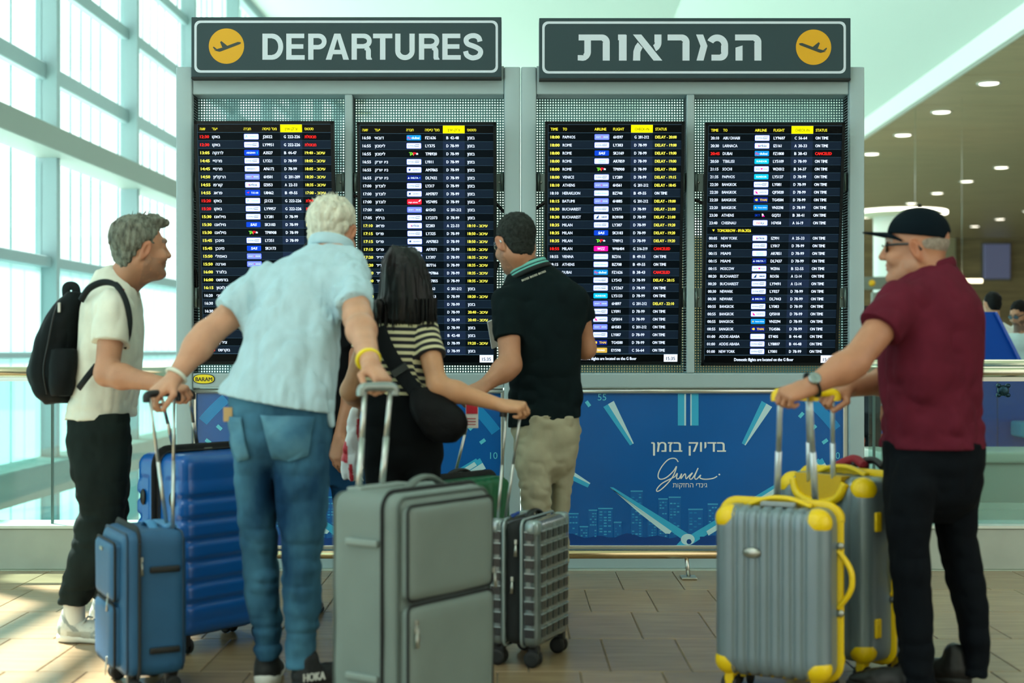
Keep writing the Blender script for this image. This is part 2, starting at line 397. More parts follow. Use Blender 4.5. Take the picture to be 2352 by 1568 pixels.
for k, (px, py, w, h, cc, nm, lab) in enumerate(((2290, 600, 60, 80, '8a8cb8', 'violet_reflection', 'pale violet glowing panel standing for a reflection on the brown far wall'), (2180, 570, 30, 160, 'b9b08e', 'wall_pilaster', 'pale pilaster on the brown far wall'))):  # first panel is added: its violet glow stands in for reflections on the wall
    p = at(px, py, 47.86); s = FPX / 47.86; e = empty(nm, p, lab, 'screen' if k == 0 else 'pilaster')
    MB().bbox(-w / 2 / s, w / 2 / s, -.05, .08, -h / 2 / s, h / 2 / s, .02).build('panel', mat(nm, cc, .5, emit=.12 if k == 0 else 0), e)
    MB().box(-w / 2 / s - .05, w / 2 / s + .05, .05, .135, -h / 2 / s - .05, h / 2 / s + .05).build('surround', mat(nm + '_s', '6d6a60', .5), e)
# red and white barrier seen low through the glass
p = at(2000, 1000, 13); e = empty('barrier_board', (p.x, 13, 0), 'red and white printed barrier seen through the glass beside the right post', 'barrier')
for z0, z1, cc in ((.10, .42, 'd8603f'), (.42, .455, '4a68c8'), (.455, .68, 'd8694a'), (.68, .9, 'bfe0ea')):
    MB().box(-.35, .35, 0, .05, z0, z1).build('band', mat('barrier_' + cc, cc, .4), e)
MB().box(-.37, .37, -.1, .15, 0, .1).build('foot', mat('barrier_foot', '9fb0aa', .5), e)
# ------------------------------------------------------------------ departure boards
BY = 7.72; BS = FPX / BY
bx = lambda px: (px - 1176) / BS
bz = lambda py: EYE - (py - HZ) / BS
PERF = mat('perforated_steel', '5d8a90', .4, .5)
def perforated(name, w, h, parent, loc, pitch=.0146, r=.0042):
    nx, nz = max(1, round(w / pitch)), max(1, round(h / pitch)); px, pz = w / nx, h / nz
    th = np.arange(8) * math.pi / 4 + math.pi / 8
    ring = np.stack([np.cos(th) * r, np.zeros(8), np.sin(th) * r], 1)
    V, F = [], []
    gx = (np.arange(nx + 1) * px - w / 2); gz = np.arange(nz + 1) * pz
    grid = np.array([(x, 0, z) for z in gz for x in gx]); n0 = len(grid)
    cen = np.array([(x + px / 2, 0, z + pz / 2) for z in gz[:-1] for x in gx[:-1]])
    allv = np.concatenate([grid, (cen[:, None, :] + ring[None]).reshape(-1, 3)])
    for j in range(nz):
        for i in range(nx):
            a = j * (nx + 1) + i; b, c, d = a + 1, a + nx + 2, a + nx + 1
            o = n0 + (j * nx + i) * 8           # ring 0..7 starting at 22.5 deg
            F += [(b, c, o + 0, o + 7), (c, o + 1, o + 0), (c, d, o + 2, o + 1), (d, o + 3, o + 2), (d, a, o + 4, o + 3), (a, o + 5, o + 4), (a, b, o + 6, o + 5), (b, o + 7, o + 6)]
    me = bpy.data.meshes.new(name); me.from_pydata(allv.tolist(), [], F); me.update()
    return link(name, me, PERF, parent, loc=loc)
DARK = mat('dark_rubber', '0c1214', .6)
def board(x0, x1, post_w, mid, lab):
    """frame unit between pixel columns x0..x1 with posts, beams, two perforated bays"""
    cx = (bx(x0) + bx(x1)) / 2
    e = empty('departure_board_frame', (cx, BY, 0), lab, 'board frame')
    X = lambda px: bx(px) - cx
    zt = bz(153)
    for a, b in ((x0, x0 + post_w), (x1 - post_w, x1)):
        MB().bbox(X(a), X(b), 0, .2, 0, zt, .008, 3).build('post', FRAME, e)
        MB().box(X(a) + .002 if a == x0 else X(b) - .004, X(a) + .004 if a == x0 else X(b) - .002, .05, .06, 0, zt).build('post_seam', DARK, e)
    a, b = X(x0 + post_w), X(x1 - post_w)
    MB().bbox(a, b, .012, .19, bz(216), bz(150), .006).build('top_beam', FRAME, e)
    MB().bbox(a, b, .012, .19, bz(891), bz(857), .006).build('middle_beam', FRAME, e)
    MB().bbox(a, b, .03, .19, 0.0, bz(1262), .006).build('base_beam', FRAME, e)
    m0, m1 = X(mid - 9), X(mid + 9)
    MB().bbox(m0, m1, .012, .19, bz(857), bz(216), .006).build('mullion', FRAME, e)
    for p, q in ((a, m0), (m1, b)):
        perforated('perforated_panel', q - p, bz(216) - bz(857), e, ((p + q) / 2, .14, bz(857)))
        for sd, xx in ((1, p), (-1, q)):
            f = perforated('perforated_flange', .10, bz(216) - bz(857), e, (xx, .09, bz(857))); f.rotation_euler = (0, 0, math.pi / 2)
        for py0, py1 in ((395, 437), (660, 705)):
            for sd, xx in ((1, p), (-1, q)):
                x_a, x_b = sorted((xx, xx + sd * .055))
                k = MB().bbox(x_a, x_b, .06, .08, bz(py1), bz(py0), .003).build('bracket', mat('bracket_grey', '7b8f8d', .4, .4), e)
                MB().lathe([(.004, -.006), (.006, -.004), (.006, 0)], ((x_a + x_b) / 2, .06, bz((py0 + py1) / 2)), 8, 'y').build('screw', STEEL, k)
                h = MB().tube([(xx + sd * .012, .045, bz(py1)), (xx + sd * .012, .045, bz(py0))], .010, 8).build('hinge', mat('hinge_grey', '6a7d7b', .35, .6), e)
    return e
bl = board(404, 1195, 37, 800, 'left grey steel display frame under the DEPARTURES sign')
br = board(1197, 1986, 35, 1587, 'right grey steel display frame under the Hebrew sign')
# black corrugated cables behind the screens
CABLE = mat('black_conduit', '06090b', .45)
for i, (pts, lab) in enumerate((
    ([(768, 466), (782, 456), (798, 452), (822, 450)], 'short black corrugated cable between the two left screens'),
    ([(1134, 462), (1146, 474), (1158, 488)], 'black corrugated cable beside the second screen above the polo man'),
    ([(1143, 600), (1136, 640), (1140, 690)], 'black corrugated cable hanging behind the polo man'),
    ([(1222, 486), (1238, 474), (1256, 462)], 'black corrugated cable left of the third screen'),
    ([(1592, 458), (1604, 462), (1622, 470)], 'short black cable between the two right screens'),
    ([(442, 610), (450, 624), (452, 660)], 'black bent cable on the left edge of the first screen'))):
    P = spline([at(a, b, 7.79) for a, b in pts], 14); c = P[0].copy()
    rr = [.0105 if k % 2 else .0085 for k in range(len(P))]
    tag(MB().tube([p - c for p in P], rr, 8).build('corrugated_cable', CABLE, loc=c), lab, 'cable')

# ------------------------------------------------------------------ lettering helpers (flat print in the plane x right, z up, facing -y)
class Print:
    """flat shapes in pixel units (x right, y down) on a plane; one mesh for each colour"""
    def __init__(s, parent, mx, mz, x0, y0): s.p, s.mx, s.mz, s.x0, s.y0, s.d, s.q = parent, mx, mz, x0, y0, {}, []
    def poly(s, key, pts, lift=.0008):
        v, f = s.d.setdefault(key, ([], [])); o = len(v); lift += (len(f) % 30) * 1.5e-5
        v += [((x - s.x0) * s.mx, -lift, (s.y0 - y) * s.mz) for x, y in pts]; f.append(tuple(range(o, o + len(pts))))
    def rect(s, key, x0, y0, x1, y1, lift=.0008): s.poly(key, [(x0, y1), (x1, y1), (x1, y0), (x0, y0)], lift)
    def rrect(s, key, x0, y0, x1, y1, r, lift=.0008):
        pts = []
        for cx, cy, a in ((x1 - r, y1 - r, 0), (x0 + r, y1 - r, 90), (x0 + r, y0 + r, 180), (x1 - r, y0 + r, 270)):
            for k in range(5):
                t = math.radians(a + 22.5 * k); pts.append((cx + r * math.cos(t), cy + r * math.sin(t)))
        s.poly(key, pts, lift)
    def line(s, key, pts, w, lift=.0012):
        for (ax, ay), (bx_, by_) in zip(pts, pts[1:]):
            l = math.hypot(bx_ - ax, by_ - ay) or 1; nx, ny = -(by_ - ay) / l * w / 2, (bx_ - ax) / l * w / 2
            s.poly(key, [(ax + nx, ay + ny), (bx_ + nx, by_ + ny), (bx_ - nx, by_ - ny), (ax - nx, ay - ny)], lift)
    def strip(s, key, pts, w, lift=.0012):
        """one continuous ribbon along the points"""
        v, f = s.d.setdefault(key, ([], [])); o = len(v); n = len(pts)
        for i in range(n):
            a, b = pts[max(i - 1, 0)], pts[min(i + 1, n - 1)]; l = math.hypot(b[0] - a[0], b[1] - a[1]) or 1; nx, ny = -(b[1] - a[1]) / l * w / 2, (b[0] - a[0]) / l * w / 2
            for k in (1, -1): v.append(((pts[i][0] + k * nx - s.x0) * s.mx, -lift, (s.y0 - pts[i][1] - k * ny) * s.mz))
        f += [(o + 2 * i, o + 2 * i + 2, o + 2 * i + 3, o + 2 * i + 1) for i in range(n - 1)]
    def text(s, key, body, x, y, size, width=None, align='l', bold=0.0, lift=.0014, skew=0, capfit=None):
        """x left edge (or centre), y centre of the capitals"""
        s.q.append((key, body, x, y, size, width, align, bold, lift, skew))
    def flush(s, mats, names=None, res=2):
        text_mesh([(b, 0.0) for _, b, *_r in s.q], res)
        for key, body, x, y, size, width, align, bo, lift, skew in s.q:
            v, f = TXT[(body, 0.0)]
            if not len(v): continue
            xa, xb = v[:, 0].min(), v[:, 0].max(); sx = (width / (xb - xa)) if width else size
            ox = x - (0 if align == 'l' else (xb - xa) * sx * (1 if align == 'r' else .5))
            V, Fc = s.d.setdefault(key, ([], []))
            for nb, (dx, dy) in enumerate(((0, 0),) if not bo else ((-bo * size, 0), (bo * size, 0), (0, bo * size * .6))):       # heavier strokes: the outline laid down again, slightly shifted
                o = len(V)
                for p in v:
                    X = ox + (p[0] - xa) * sx + skew * p[1] * size + dx; Yp = y + (0.36 - p[1]) * size + dy
                    V.append(((X - s.x0) * s.mx, -lift - nb * 9e-5 - p[2], (s.y0 - Yp) * s.mz))
                Fc += [tuple(i + o for i in q) for q in f]
        out = {}
        for key, (v, f) in s.d.items():
            out[key] = mesh((names or {}).get(key.split('#')[0], key.split('#')[0]), v, f, mats[key.split('#')[0]], s.p)
            if '#' not in key and len(f) > 1: out[key]['kind'] = 'stuff'
        return out
# ------------------------------------------------------------------ the two signs
SIGN = mat('sign_grey', '2c4249', .5, spec=.3)
SGW = mat('sign_white', 'cbd9e8', .5); SGY = mat('sign_yellow_paint', 'dba400', .5); SGD = mat('sign_dark', '2a3a38', .5)
PLANE = [(478, 125), (484, 124), (494, 121), (505, 117), (499, 99), (506, 100), (520, 113), (543, 105), (553, 102), (558, 104), (555, 108), (520, 120), (508, 124), (500, 126), (493, 123)]
def sign(x0, x1, y0, y1, lab, right):
    e = empty('departures_sign', ((bx(x0) + bx(x1)) / 2, BY - .05, bz(y1)), lab, 'sign')
    w, h = bx(x1) - bx(x0), bz(y0) - bz(y1)
    MB().bbox(-w / 2, w / 2, 0, .12, 0, h, .003).build('panel', SIGN, e)
    MB().box(-w / 2, w / 2, -.002, .1, -.008, 0.0).build('bottom_edge', DARK, e)
    P = Print(e, w / (x1 - x0), h / (y1 - y0), (x0 + x1) / 2, y1)
    ox = x0 - 444; oy = y0 - 44
    P.rrect('border', 451 + ox, 52 + oy, 1144 + ox, 171 + oy, 13, .0008)
    P.rrect('field', 456.5 + ox, 57.5 + oy, 1138.5 + ox, 165.5 + oy, 10, .0014)
    cx, cy = (524.5, 110.5) if not right else (1864, 113)
    for key, r, l in (('rim', 41.5, .002), ('disc', 40.3, .0026)):
        P.poly(key, [(cx + r * math.cos(t), cy + r * math.sin(t)) for t in [k * math.pi / 24 for k in range(48)]], l)
    fus = [(-29, 11.5), (-22, 7), (-8, 3), (26, -9.5), (32, -9), (33.5, -7), (31, -4.5), (-12, 12), (-16, 13), (-26, 10.5)]
    wing = [(-9.5, 3), (-14.5, -9), (-11.5, -11.5), (4, 1)]
    tail = [(-27, 8.5), (-31, 2.5), (-29, 1.2), (-26.5, 3), (-21, 7.5)]
    for pl in (fus, wing, tail):
        sg = -1 if right else 1
        pts = [(cx + sg * x * 1.0, cy + y * 1.0) for x, y in pl]
        P.poly('plane', pts if not right else pts[::-1], .0034)
    W = lambda pts, w: P.line('word', pts, w, .0021)
    R4 = lambda x0, y0, x1, y1: P.rect('word', x0, y0, x1, y1, .002)
    def band(cx_, cy_, rx, ry, t, a0, a1, n=14):
        for k in range(n):
            q = [math.radians(a0 + (a1 - a0) * (k + d) / n) for d in (0, 1)]
            P.poly('word', [(cx_ + rx * math.cos(q[0]), cy_ + ry * math.sin(q[0])), (cx_ + rx * math.cos(q[1]), cy_ + ry * math.sin(q[1])), (cx_ + (rx - t) * math.cos(q[1]), cy_ + (ry - t) * math.sin(q[1])), (cx_ + (rx - t) * math.cos(q[0]), cy_ + (ry - t) * math.sin(q[0]))], .0022)
    if not right:
        t, ya, yb = 12.0, 82.0, 141.5; hh = (yb - ya)
        def gD(x0, x1): R4(x0, ya, x0 + t, yb); m = x1 - 25; R4(x0 + t, ya, m, ya + 10.5); R4(x0 + t, yb - 10.5, m, yb); band(m, (ya + yb) / 2, 25, hh / 2, 11.3, -90, 90)
        def gE(x0, x1): R4(x0, ya, x0 + t, yb); [R4(x0 + t, y, x1 - d, y + 10.4) for y, d in ((ya, 1), ((ya + yb) / 2 - 5.6, 3), (yb - 10.4, 0))]
        def gP(x0, x1, leg=False):
            R4(x0, ya, x0 + t, yb); m = x1 - 18; bh = 36 if not leg else 34; R4(x0 + t, ya, m, ya + 10.2); R4(x0 + t, ya + bh - 10.2, m, ya + bh); band(m, ya + bh / 2, 18, bh / 2, 10.8, -90, 90)
            if leg: band(m + .5, ya + bh + 6, 15.5, 14, 11.2, -80, 0); R4(x1 - 13.2, ya + bh + 5, x1 - 2.0, yb - 3); P.poly('word', [(x1 - 13.2, yb - 4), (x1 - 11.5, yb), (x1 + .5, yb), (x1 + .5, yb - 2), (x1 - 2, yb - 6)], .002)
        def gA(x0, x1):
            c_ = (x0 + x1) / 2
            P.poly('word', [(x0, yb), (x0 + 13, yb), (c_ + .5, ya + 10), (c_ + 7, ya), (c_ - 7, ya)], .002); P.poly('word', [(x1, yb), (x1 - 13, yb), (c_ - .5, ya + 10), (c_ - 7, ya), (c_ + 7, ya)][::-1], .0022); R4(x0 + 12, yb - 22.5, x1 - 12, yb - 12.5)
        def gT(x0, x1): R4(x0, ya, x1, ya + 10.6); c_ = (x0 + x1) / 2; R4(c_ - 6.2, ya + 10.6, c_ + 6.2, yb)
        def gU(x0, x1): R4(x0, ya, x0 + t, yb - 20); R4(x1 - t, ya, x1, yb - 20); band((x0 + x1) / 2, yb - 20, (x1 - x0) / 2, 21, 11.6, 0, 180)
        def gS(x0, x1):
            pts = [(x1 - 7, ya + 18), (x1 - 10, ya + 9.5), (x1 - 18, ya + 5), (x0 + 17, ya + 5.5), (x0 + 8.5, ya + 11), (x0 + 7.5, ya + 18), (x0 + 12, ya + 24), (x0 + 24, ya + 28.5), (x1 - 13, ya + 32.5), (x1 - 6.5, ya + 38), (x1 - 6, ya + 45), (x1 - 11, ya + 52), (x1 - 20, ya + 55), (x0 + 18, ya + 54.5), (x0 + 9, ya + 49), (x0 + 6, ya + 40)]
            P.strip('word', [(p.x, p.y) for p in spline([(x, y, 0) for x, y in pts], 5)], 11.4, .002)
        gD(606.5, 654); gE(661, 703); gP(711, 753); gA(751, 804); gP(810, 856, True); gT(859, 903); gU(909.5, 954); gP(963.6, 1010, True); gE(1017, 1059); gS(1064, 1110)
    else:
        ya, yb = 84.0, 143.5
        R4(1328, ya, 1381, ya + 13.5); band(1381, ya + 18, 18, 18, 15, -90, 0); R4(1383, ya + 18, 1399, yb)                                    # tav
        R4(1341, ya + 13, 1356, yb - 18); band(1337, yb - 20, 19, 20, 14.5, 0, 70); P.poly('word', [(1326, yb - 12.5), (1345, yb - 12), (1345, yb - 1), (1338, yb + .5), (1326, yb - .5)], .002)
        R4(1420, ya + 1, 1437.5, yb); R4(1418, ya, 1436, ya + 13)                                                                                # vav
        P.poly('word', [(1452, ya), (1471, ya), (1519, yb), (1499, yb)], .002)                                                                   # alef
        R4(1501, ya, 1517, ya + 18); band(1495, ya + 18, 22, 22, 15, 0, 65); P.poly('word', [(1463, ya + 18), (1474, ya + 30), (1469, ya + 40), (1468.5, yb), (1452, yb), (1453, ya + 38), (1457, ya + 26)], .0021)
        R4(1531, ya, 1563, ya + 13.5); band(1563, ya + 18, 18, 18, 15, -90, 0); R4(1565, ya + 18, 1581, yb)                                      # resh
        P.poly('word', [(1596, ya), (1612, ya), (1622, ya + 26), (1613, yb), (1597, yb), (1606, ya + 26)], .002)                                  # mem
        band(1644, ya + 25, 25, 25, 15, -152, 0); R4(1653, ya + 25, 1669, yb - 18); band(1651, yb - 18, 18, 18, 15, 0, 90); R4(1631, yb - 13.5, 1652, yb)
        R4(1685, ya, 1727, ya + 13.5); band(1727, ya + 18, 18, 18, 15, -90, 0); R4(1729, ya + 18, 1745, yb); P.poly('word', [(1686, ya + 30), (1702, ya + 25), (1702, yb), (1686, yb)], .002)   # he
    P.flush({'border': SGW, 'field': SIGN, 'rim': SGD, 'disc': SGY, 'plane': SGD, 'word': SGW}, {'word': 'lettering', 'plane': 'plane_symbol', 'rim': 'disc_rim'}, res=6)
    return e
sign(444, 1152, 44, 181, 'dark grey DEPARTURES sign with yellow plane disc', False)
sign(1238, 1949, 46, 184, 'dark grey Hebrew sign with yellow plane disc at its right end', True)
# ------------------------------------------------------------------ the four flight screens
EM = 1.0
def em(name, c, k=1.0): return mat(name, c, .45, emit=k * EM, spec=.06)
SM = {'back': mat('screen_black', '050a0e', .3, spec=.1), 'bandA': em('row_dark', '030a10', .8), 'bandB': em('row_blue', '101c2a', .8), 'colA': em('column_a', '0c1724', .8), 'colB': em('column_b', '1a2740', .8),
      'line': em('row_line', '3a5266', .7), 'yellowbox': em('header_yellow', 'e6dc00', .9), 'white': em('text_white', 'dfe8ff', .95), 'yellow': em('text_yellow', 'f5ec5a', .95), 'red': em('text_red', 'ff2420', .95),
      'ink': em('text_ink', '2a2c10', .5), 'hyellow': em('text_header', 'f0e23c', .9), 'clock': em('clock_white', 'e6ecff', .95), 'clockink': em('clock_ink', '1c2c50', .6),
      'lw': em('logo_white', 'dcecff', .95), 'lb': em('logo_blue', '0b3fc8', .8), 'lp': em('logo_periwinkle', '7d8df0', .85), 'ls': em('logo_sky', '1188d8', .85), 'lc': em('logo_cyan', '0cb4e4', .9), 'ln': em('logo_navy', '0a1f80', .7),
      'lr': em('logo_red', 'f02038', .9), 'lm': em('logo_magenta', 'f010a0', .9), 'lg': em('logo_gold', 'd0a848', .9), 'lk': em('logo_ink', '23458c', .6), 'lt': em('logo_teal', '5aa8c8', .7), 'lgreen': em('logo_green', '7ad040', .9), 'lglow': em('logo_halo', '1a3ad0', .7), 'lthai': em('logo_thai', 'f0c850', .9)}
def logo(P, key, y):
    x0, x1 = 114.5, 147.5; c = 131
    def box(k, halo=True):
        if halo: P.rrect('lglow', x0 - .7, y - 6.6, x1 + .7, y + 6.6, 2, .0014)
        P.rrect(k, x0, y - 5.9, x1, y + 5.9, 1.6, .0018)
    T = lambda k, t, w, sz=6.5, x=c, yy=None, bo=.012, sk=0: P.text(k, t, x, y if yy is None else yy, sz, width=w, align='c', bold=bo, lift=.0024, skew=sk)
    if key == 'EL': box('lw'); T('lk', 'ELVSVALXL', 18, 4.6, c - 5, sk=.25); P.line('lk', [(c + 3, y - 2), (c + 13, y - 2.2)], 1, .0024); P.line('lk', [(c + 3, y + 1.6), (c + 12, y + 1.2)], 1.2, .0024)
    elif key == 'AZ': box('lw'); T('lt', 'AZERBAIJAN', 17, 3.6, c + 5); P.line('lt', [(117.5, y + 3), (120, y - 3), (122, y + 2)], 1.2, .0024)
    elif key == 'AE': box('lb'); T('lw', 'AEGEAN', 20, 5.5, c - 2, bo=.03); P.line('lc', [(144, y - 3), (144, y + 3)], 1.6, .0024)
    elif key == 'AF': box('lw'); T('lk', 'AIRFRANCE', 19, 3.8, c - 3, bo=.03); P.line('lr', [(c + 8, y + 2), (c + 10, y - 2)], 1, .0024)
    elif key == 'IS': box('lp'); T('lw', 'ישראייר', 11, 3.6, c - 8); T('lw', 'ISRAIR', 11, 3.6, c + 9); P.rect('lr', c - .8, y - 1, c + 1, y + 1, .0024)
    elif key == 'AR': box('lw'); T('lk', 'arkia', 19, 8, c + 1, y - .5, .02); P.rect('lm', 122.2, y - 1.5, 124, y + 1.5, .0026)
    elif key == 'TU': box('lb'); T('lw', 'TUS AIR', 17, 6, c + 5); P.poly('lr', [(117.5, y - .5), (124, y - 2.5), (121.5, y + 1.5)], .0024)
    elif key == 'SA': P.rrect('lb', x0, y - 5.9, x1, y + 5.9, 1.6, .0018); T('lw', 'SAS', 14, 8, bo=.05, sk=.2)
    elif key == 'TP':
        T('lgreen', 'T', 6, 10.5, c - 8, bo=.05); T('lgreen', 'A', 5, 8, c - 4, bo=.04); T('lr', 'P', 6.5, 10.5, c + 1.5, bo=.05); P.line('lw', [(138, y - 2.5), (140.4, y + 2.2), (135.8, y - .7), (141, y - .7), (136.2, y + 2.2), (138, y - 2.5)], .7, .0024)
    elif key == 'FD': box('ls', False); T('lr', 'fly', 9, 7.5, c - 10.5, bo=0); T('lw', 'dubai', 18, 7.5, c + 4, bo=.03)
    elif key == 'AM': box('lw'); T('lk', 'AEROMEXICO', 18, 3.8, c + 5); P.poly('lk', [(117.5, y), (120, y - 2.6), (123, y - 2), (122.4, y + 1.8), (119, y + 2)], .0024)
    elif key == 'DL': box('ln', False); T('lw', 'DELTA', 17, 5.4, c + 1, bo=.03); P.poly('lw', [(116.2, y + 2), (118.4, y - 2.4), (120.6, y + 2)], .0024); P.rect('lt', 143, y - 1.5, 145, y + 1.5, .0024)
    elif key == 'VS': box('lr', False); T('lw', 'virgin atlantic', 22, 4.4, c - 3, y + 1); P.poly('lw', [(140, y - 1), (144, y - 5), (146.5, y - 5), (143, y)], .0024)
    elif key == 'AG': box('lw'); T('lt', 'Aerolineas', 17, 4.4, c + 1, y - 1.3); T('lt', 'Argentinas', 17, 3.6, c + 1, y + 2.6)
    elif key == 'BB': box('lw'); T('lt', 'blueBird Airways', 29, 4.6)
    elif key == 'TA': box('lw'); T('lk', 'TAROM', 13, 4.6, c + 6, bo=.06, sk=.2); P.poly('lk', [(118, y + 3.4), (124.5, y - 4), (126, y - 4), (124.2, y + 3.4)], .0024)
    elif key == 'WZ': P.rrect('lm', x0, y - 5.9, x1, y + 5.9, 1.6, .0018); T('lw', 'W!ZZ', 17, 8.5, sk=.1)
    elif key == 'SU': box('lc', False); T('lw', 'SUNDOR', 24, 5.6, bo=.03)
    elif key == 'QF': box('lw'); T('lk', 'QANTAS', 18, 4.2, c + 5); P.poly('lm', [(118, y - 4), (124, y + 2), (124, y + 3.6), (119, y + 3)], .0024)
    elif key == 'TH': box('ln', False); T('lthai', 'THAI', 16, 7.4, c + 6, bo=.03); P.poly('lthai', [(117, y), (120, y - 2.6), (123.5, y - 2.6), (124, y), (123.5, y + 2.6), (120, y + 2.6)], .0024)
    elif key == 'VN': box('ls', False); T('lw', 'Vietnam Airlines', 21, 4, c + 4); P.poly('lthai', [(117, y + 1.5), (119.5, y - 2), (122, y + 1.5)], .0024)
    elif key == 'SK': T('lb', 'SKY', 12, 7.5, c - 7); P.poly('lw', [(c + 3, y - 3.6), (c + 6, y - 3.6), (c + 10, y + 3.6), (c + 4, y + 3.6)], .0024); P.poly('lm', [(c + 5, y + .5), (c + 8.4, y + .5), (c + 10, y + 3.6), (c + 4, y + 3.6)], .0028)
    elif key == 'HS': box('lw'); T('lr', 'HiS', 9, 7.4, c - 4.5, sk=.2); T('lk', 'ky', 8, 7.4, c + 5, sk=.2)
    elif key == 'RW': box('lw'); T('lk', 'RED', 10, 5, c - 8, bo=0); T('lk', 'INGS', 10, 5, c + 9, bo=0); P.poly('lm', [(c - 2.6, y - 2), (c + 3.4, y - 2), (c + 1.4, y + 1.6), (c - .6, y + 1.6)], .0024)
    elif key == 'ET': box('lw'); T('lt', 'Ethiopian Airlines', 22, 3, c - 2)
    elif key == 'EY': box('lg', False); T('lw', 'ETIHAD', 22, 5.4, bo=.03)
def rev(t): return t[::-1]
DY = 'עיכוב'
S1 = '''R 12:30|באקו|AZ|J2022|G 222-226|X
R 12:30|באקו|EL|LY9951|G 222-226|X
Y 13:05|לרנקה|AE|A3527|B 44-47|19:40
Y 14:45|מרסיי|EL|LY321|D 78-99|18:05
Y 14:45|מרסיי|AF|AF6172|D 78-99|18:05
Y 14:50|הרקליון|IS|6H501|G 201-209|18:20
Y 14:55|קורפו|AR|IZ053|A 22-33|18:35
Y 14:55|פראג|TU|U8462|B 49-55|17:00
R 15:20|באקו|AZ|J2122|G 222-226|X
R 15:20|באקו|EL|LY9957|G 222-226|X
Y 15:30|מילאנו|EL|LY281|D 78-99|17:40
Y 15:30|מילאנו|SA|SK3183|D 78-99|17:40
Y 15:30|מילאנו|TP|TP8908|D 78-99|
Y 15:45|מינכן|EL|LY351|D 78-99|
Y 15:45|מינכן|SA|SK3173||
Y 15:50|נאפולי|IS|||
Y 15:50|וארנה|IS|||
Y 16:00|בלגרד||||
Y 16:00|בודפשט||||
Y 16:15|לונדון לוטון||||
W 16:20|סנטוריני||||
W 16:30|ורשה||||
W 16:30|||||
W 16:30|||||
W |||||
W |||||
W |ציריך||||
R 16:45|בוקרשט||||'''
S2 = '''W 16:50|דובאי|FD|FZ1636|B 42-48|B
W 16:55|ליסבון|EL|LY375|D 78-99|B
W 16:55|ליסבון|TP|TP8920|D 78-99|B
W 16:55|ניו יורק|EL|LY011|D 78-99|B
W 16:55|ניו יורק|AM|AM7865|D 78-99|B
W 16:55|ניו יורק|DL|DL7432|D 78-99|B
W 17:00|לונדון|EL|LY317|D 78-99|B
W 17:00|לונדון|AM|AM7877|D 78-99|B
W 17:00|לונדון|VS|VS7495|D 78-99|B
W 17:00|רומא|IS|6H343|G 201-212|B
W 17:05|ברלין|EL|LY2373|D 78-99|B
Y 17:10|פראג|AR|IZ283|A 22-33|18:10
Y 17:15|פריס|EL|LY325|D 78-99|18:50
Y 17:15|פריס|AM|AM7853|D 78-99|18:50
Y 17:15|פריס|AF|AF7071|D 78-99|18:50
Y 17:20|מדריד|EL|LY397|D 78-99|18:35
Y 17:20|מדריד||IB7716|D 78-99|18:35
Y 17:20|מדריד||AM7866|D 78-99|18:35
Y 17:20|מדריד||AR7855|D 78-99|18:35
W 17:20|||6H163|G 201-212|B
Y 17:30|||LY363|D 78-99|18:20
W |||LY101|D 78-99|B
W |||LY1|D 78-99|20:40
W |||LY010|D 78-99|20:40
W ||||D 78-99|B
W ||||B 42-48|B
W ||||D 78-99|19:20
W ||||D 78-99|B'''
S3 = '''Y 18:00|PAPHOS|IS|6H597|G 201-212|20:00
Y 18:00|ROME|EL|LY383|D 78-99|19:00
Y 18:00|ROME|SA|SK3169|D 78-99|19:00
Y 18:00|ROME|AG|AR7859|D 78-99|19:00
Y 18:00|ROME|TP|TP8900|D 78-99|19:00
Y 18:00|VENICE|EL|LY289|D 78-99|19:15
Y 18:10|ATHENS|IS|6H561|G 201-212|18:45
W 18:10|HERAKLION|BB|BZ748|B 49-55|O
Y 18:15|BATUMI|IS|6H885|G 201-212|19:00
Y 18:30|BUCHAREST|EL|LY571|D 78-99|21:00
Y 18:30|BUCHAREST|TA|RO9100|D 78-99|21:00
Y 18:35|MILAN|EL|LY387|D 78-99|19:20
Y 18:35|MILAN|SA|SK3183|D 78-99|19:20
Y 18:35|MILAN|TP|TP8912|D 78-99|19:20
R 18:55|MILAN|WZ|W46404|G 216-219|C
W 18:55|VIENNA|BB|BZ316|B 49-55|O
W 19:15|ATHENS|BB|BZ708|B 49-55|O
R |DUBAI|FD|FZ1626|B 38-43|C
Y ||EL|LY543|D 78-99|20:15
W ||EL|LY2367|D 78-99|O
W ||SU|LY5133|D 78-99|O
Y ||IS|6H897|G 201-212|22:10
W ||EL|LY091|D 78-99|O
W ||QF|QF5014|D 78-99|O
W ||IS|6H583|G 201-212|O
W ||EL|LY087|D 78-99|O
W ||TH|TG4580|D 78-99|O
W ||EY|EY598|C 56-64|O'''
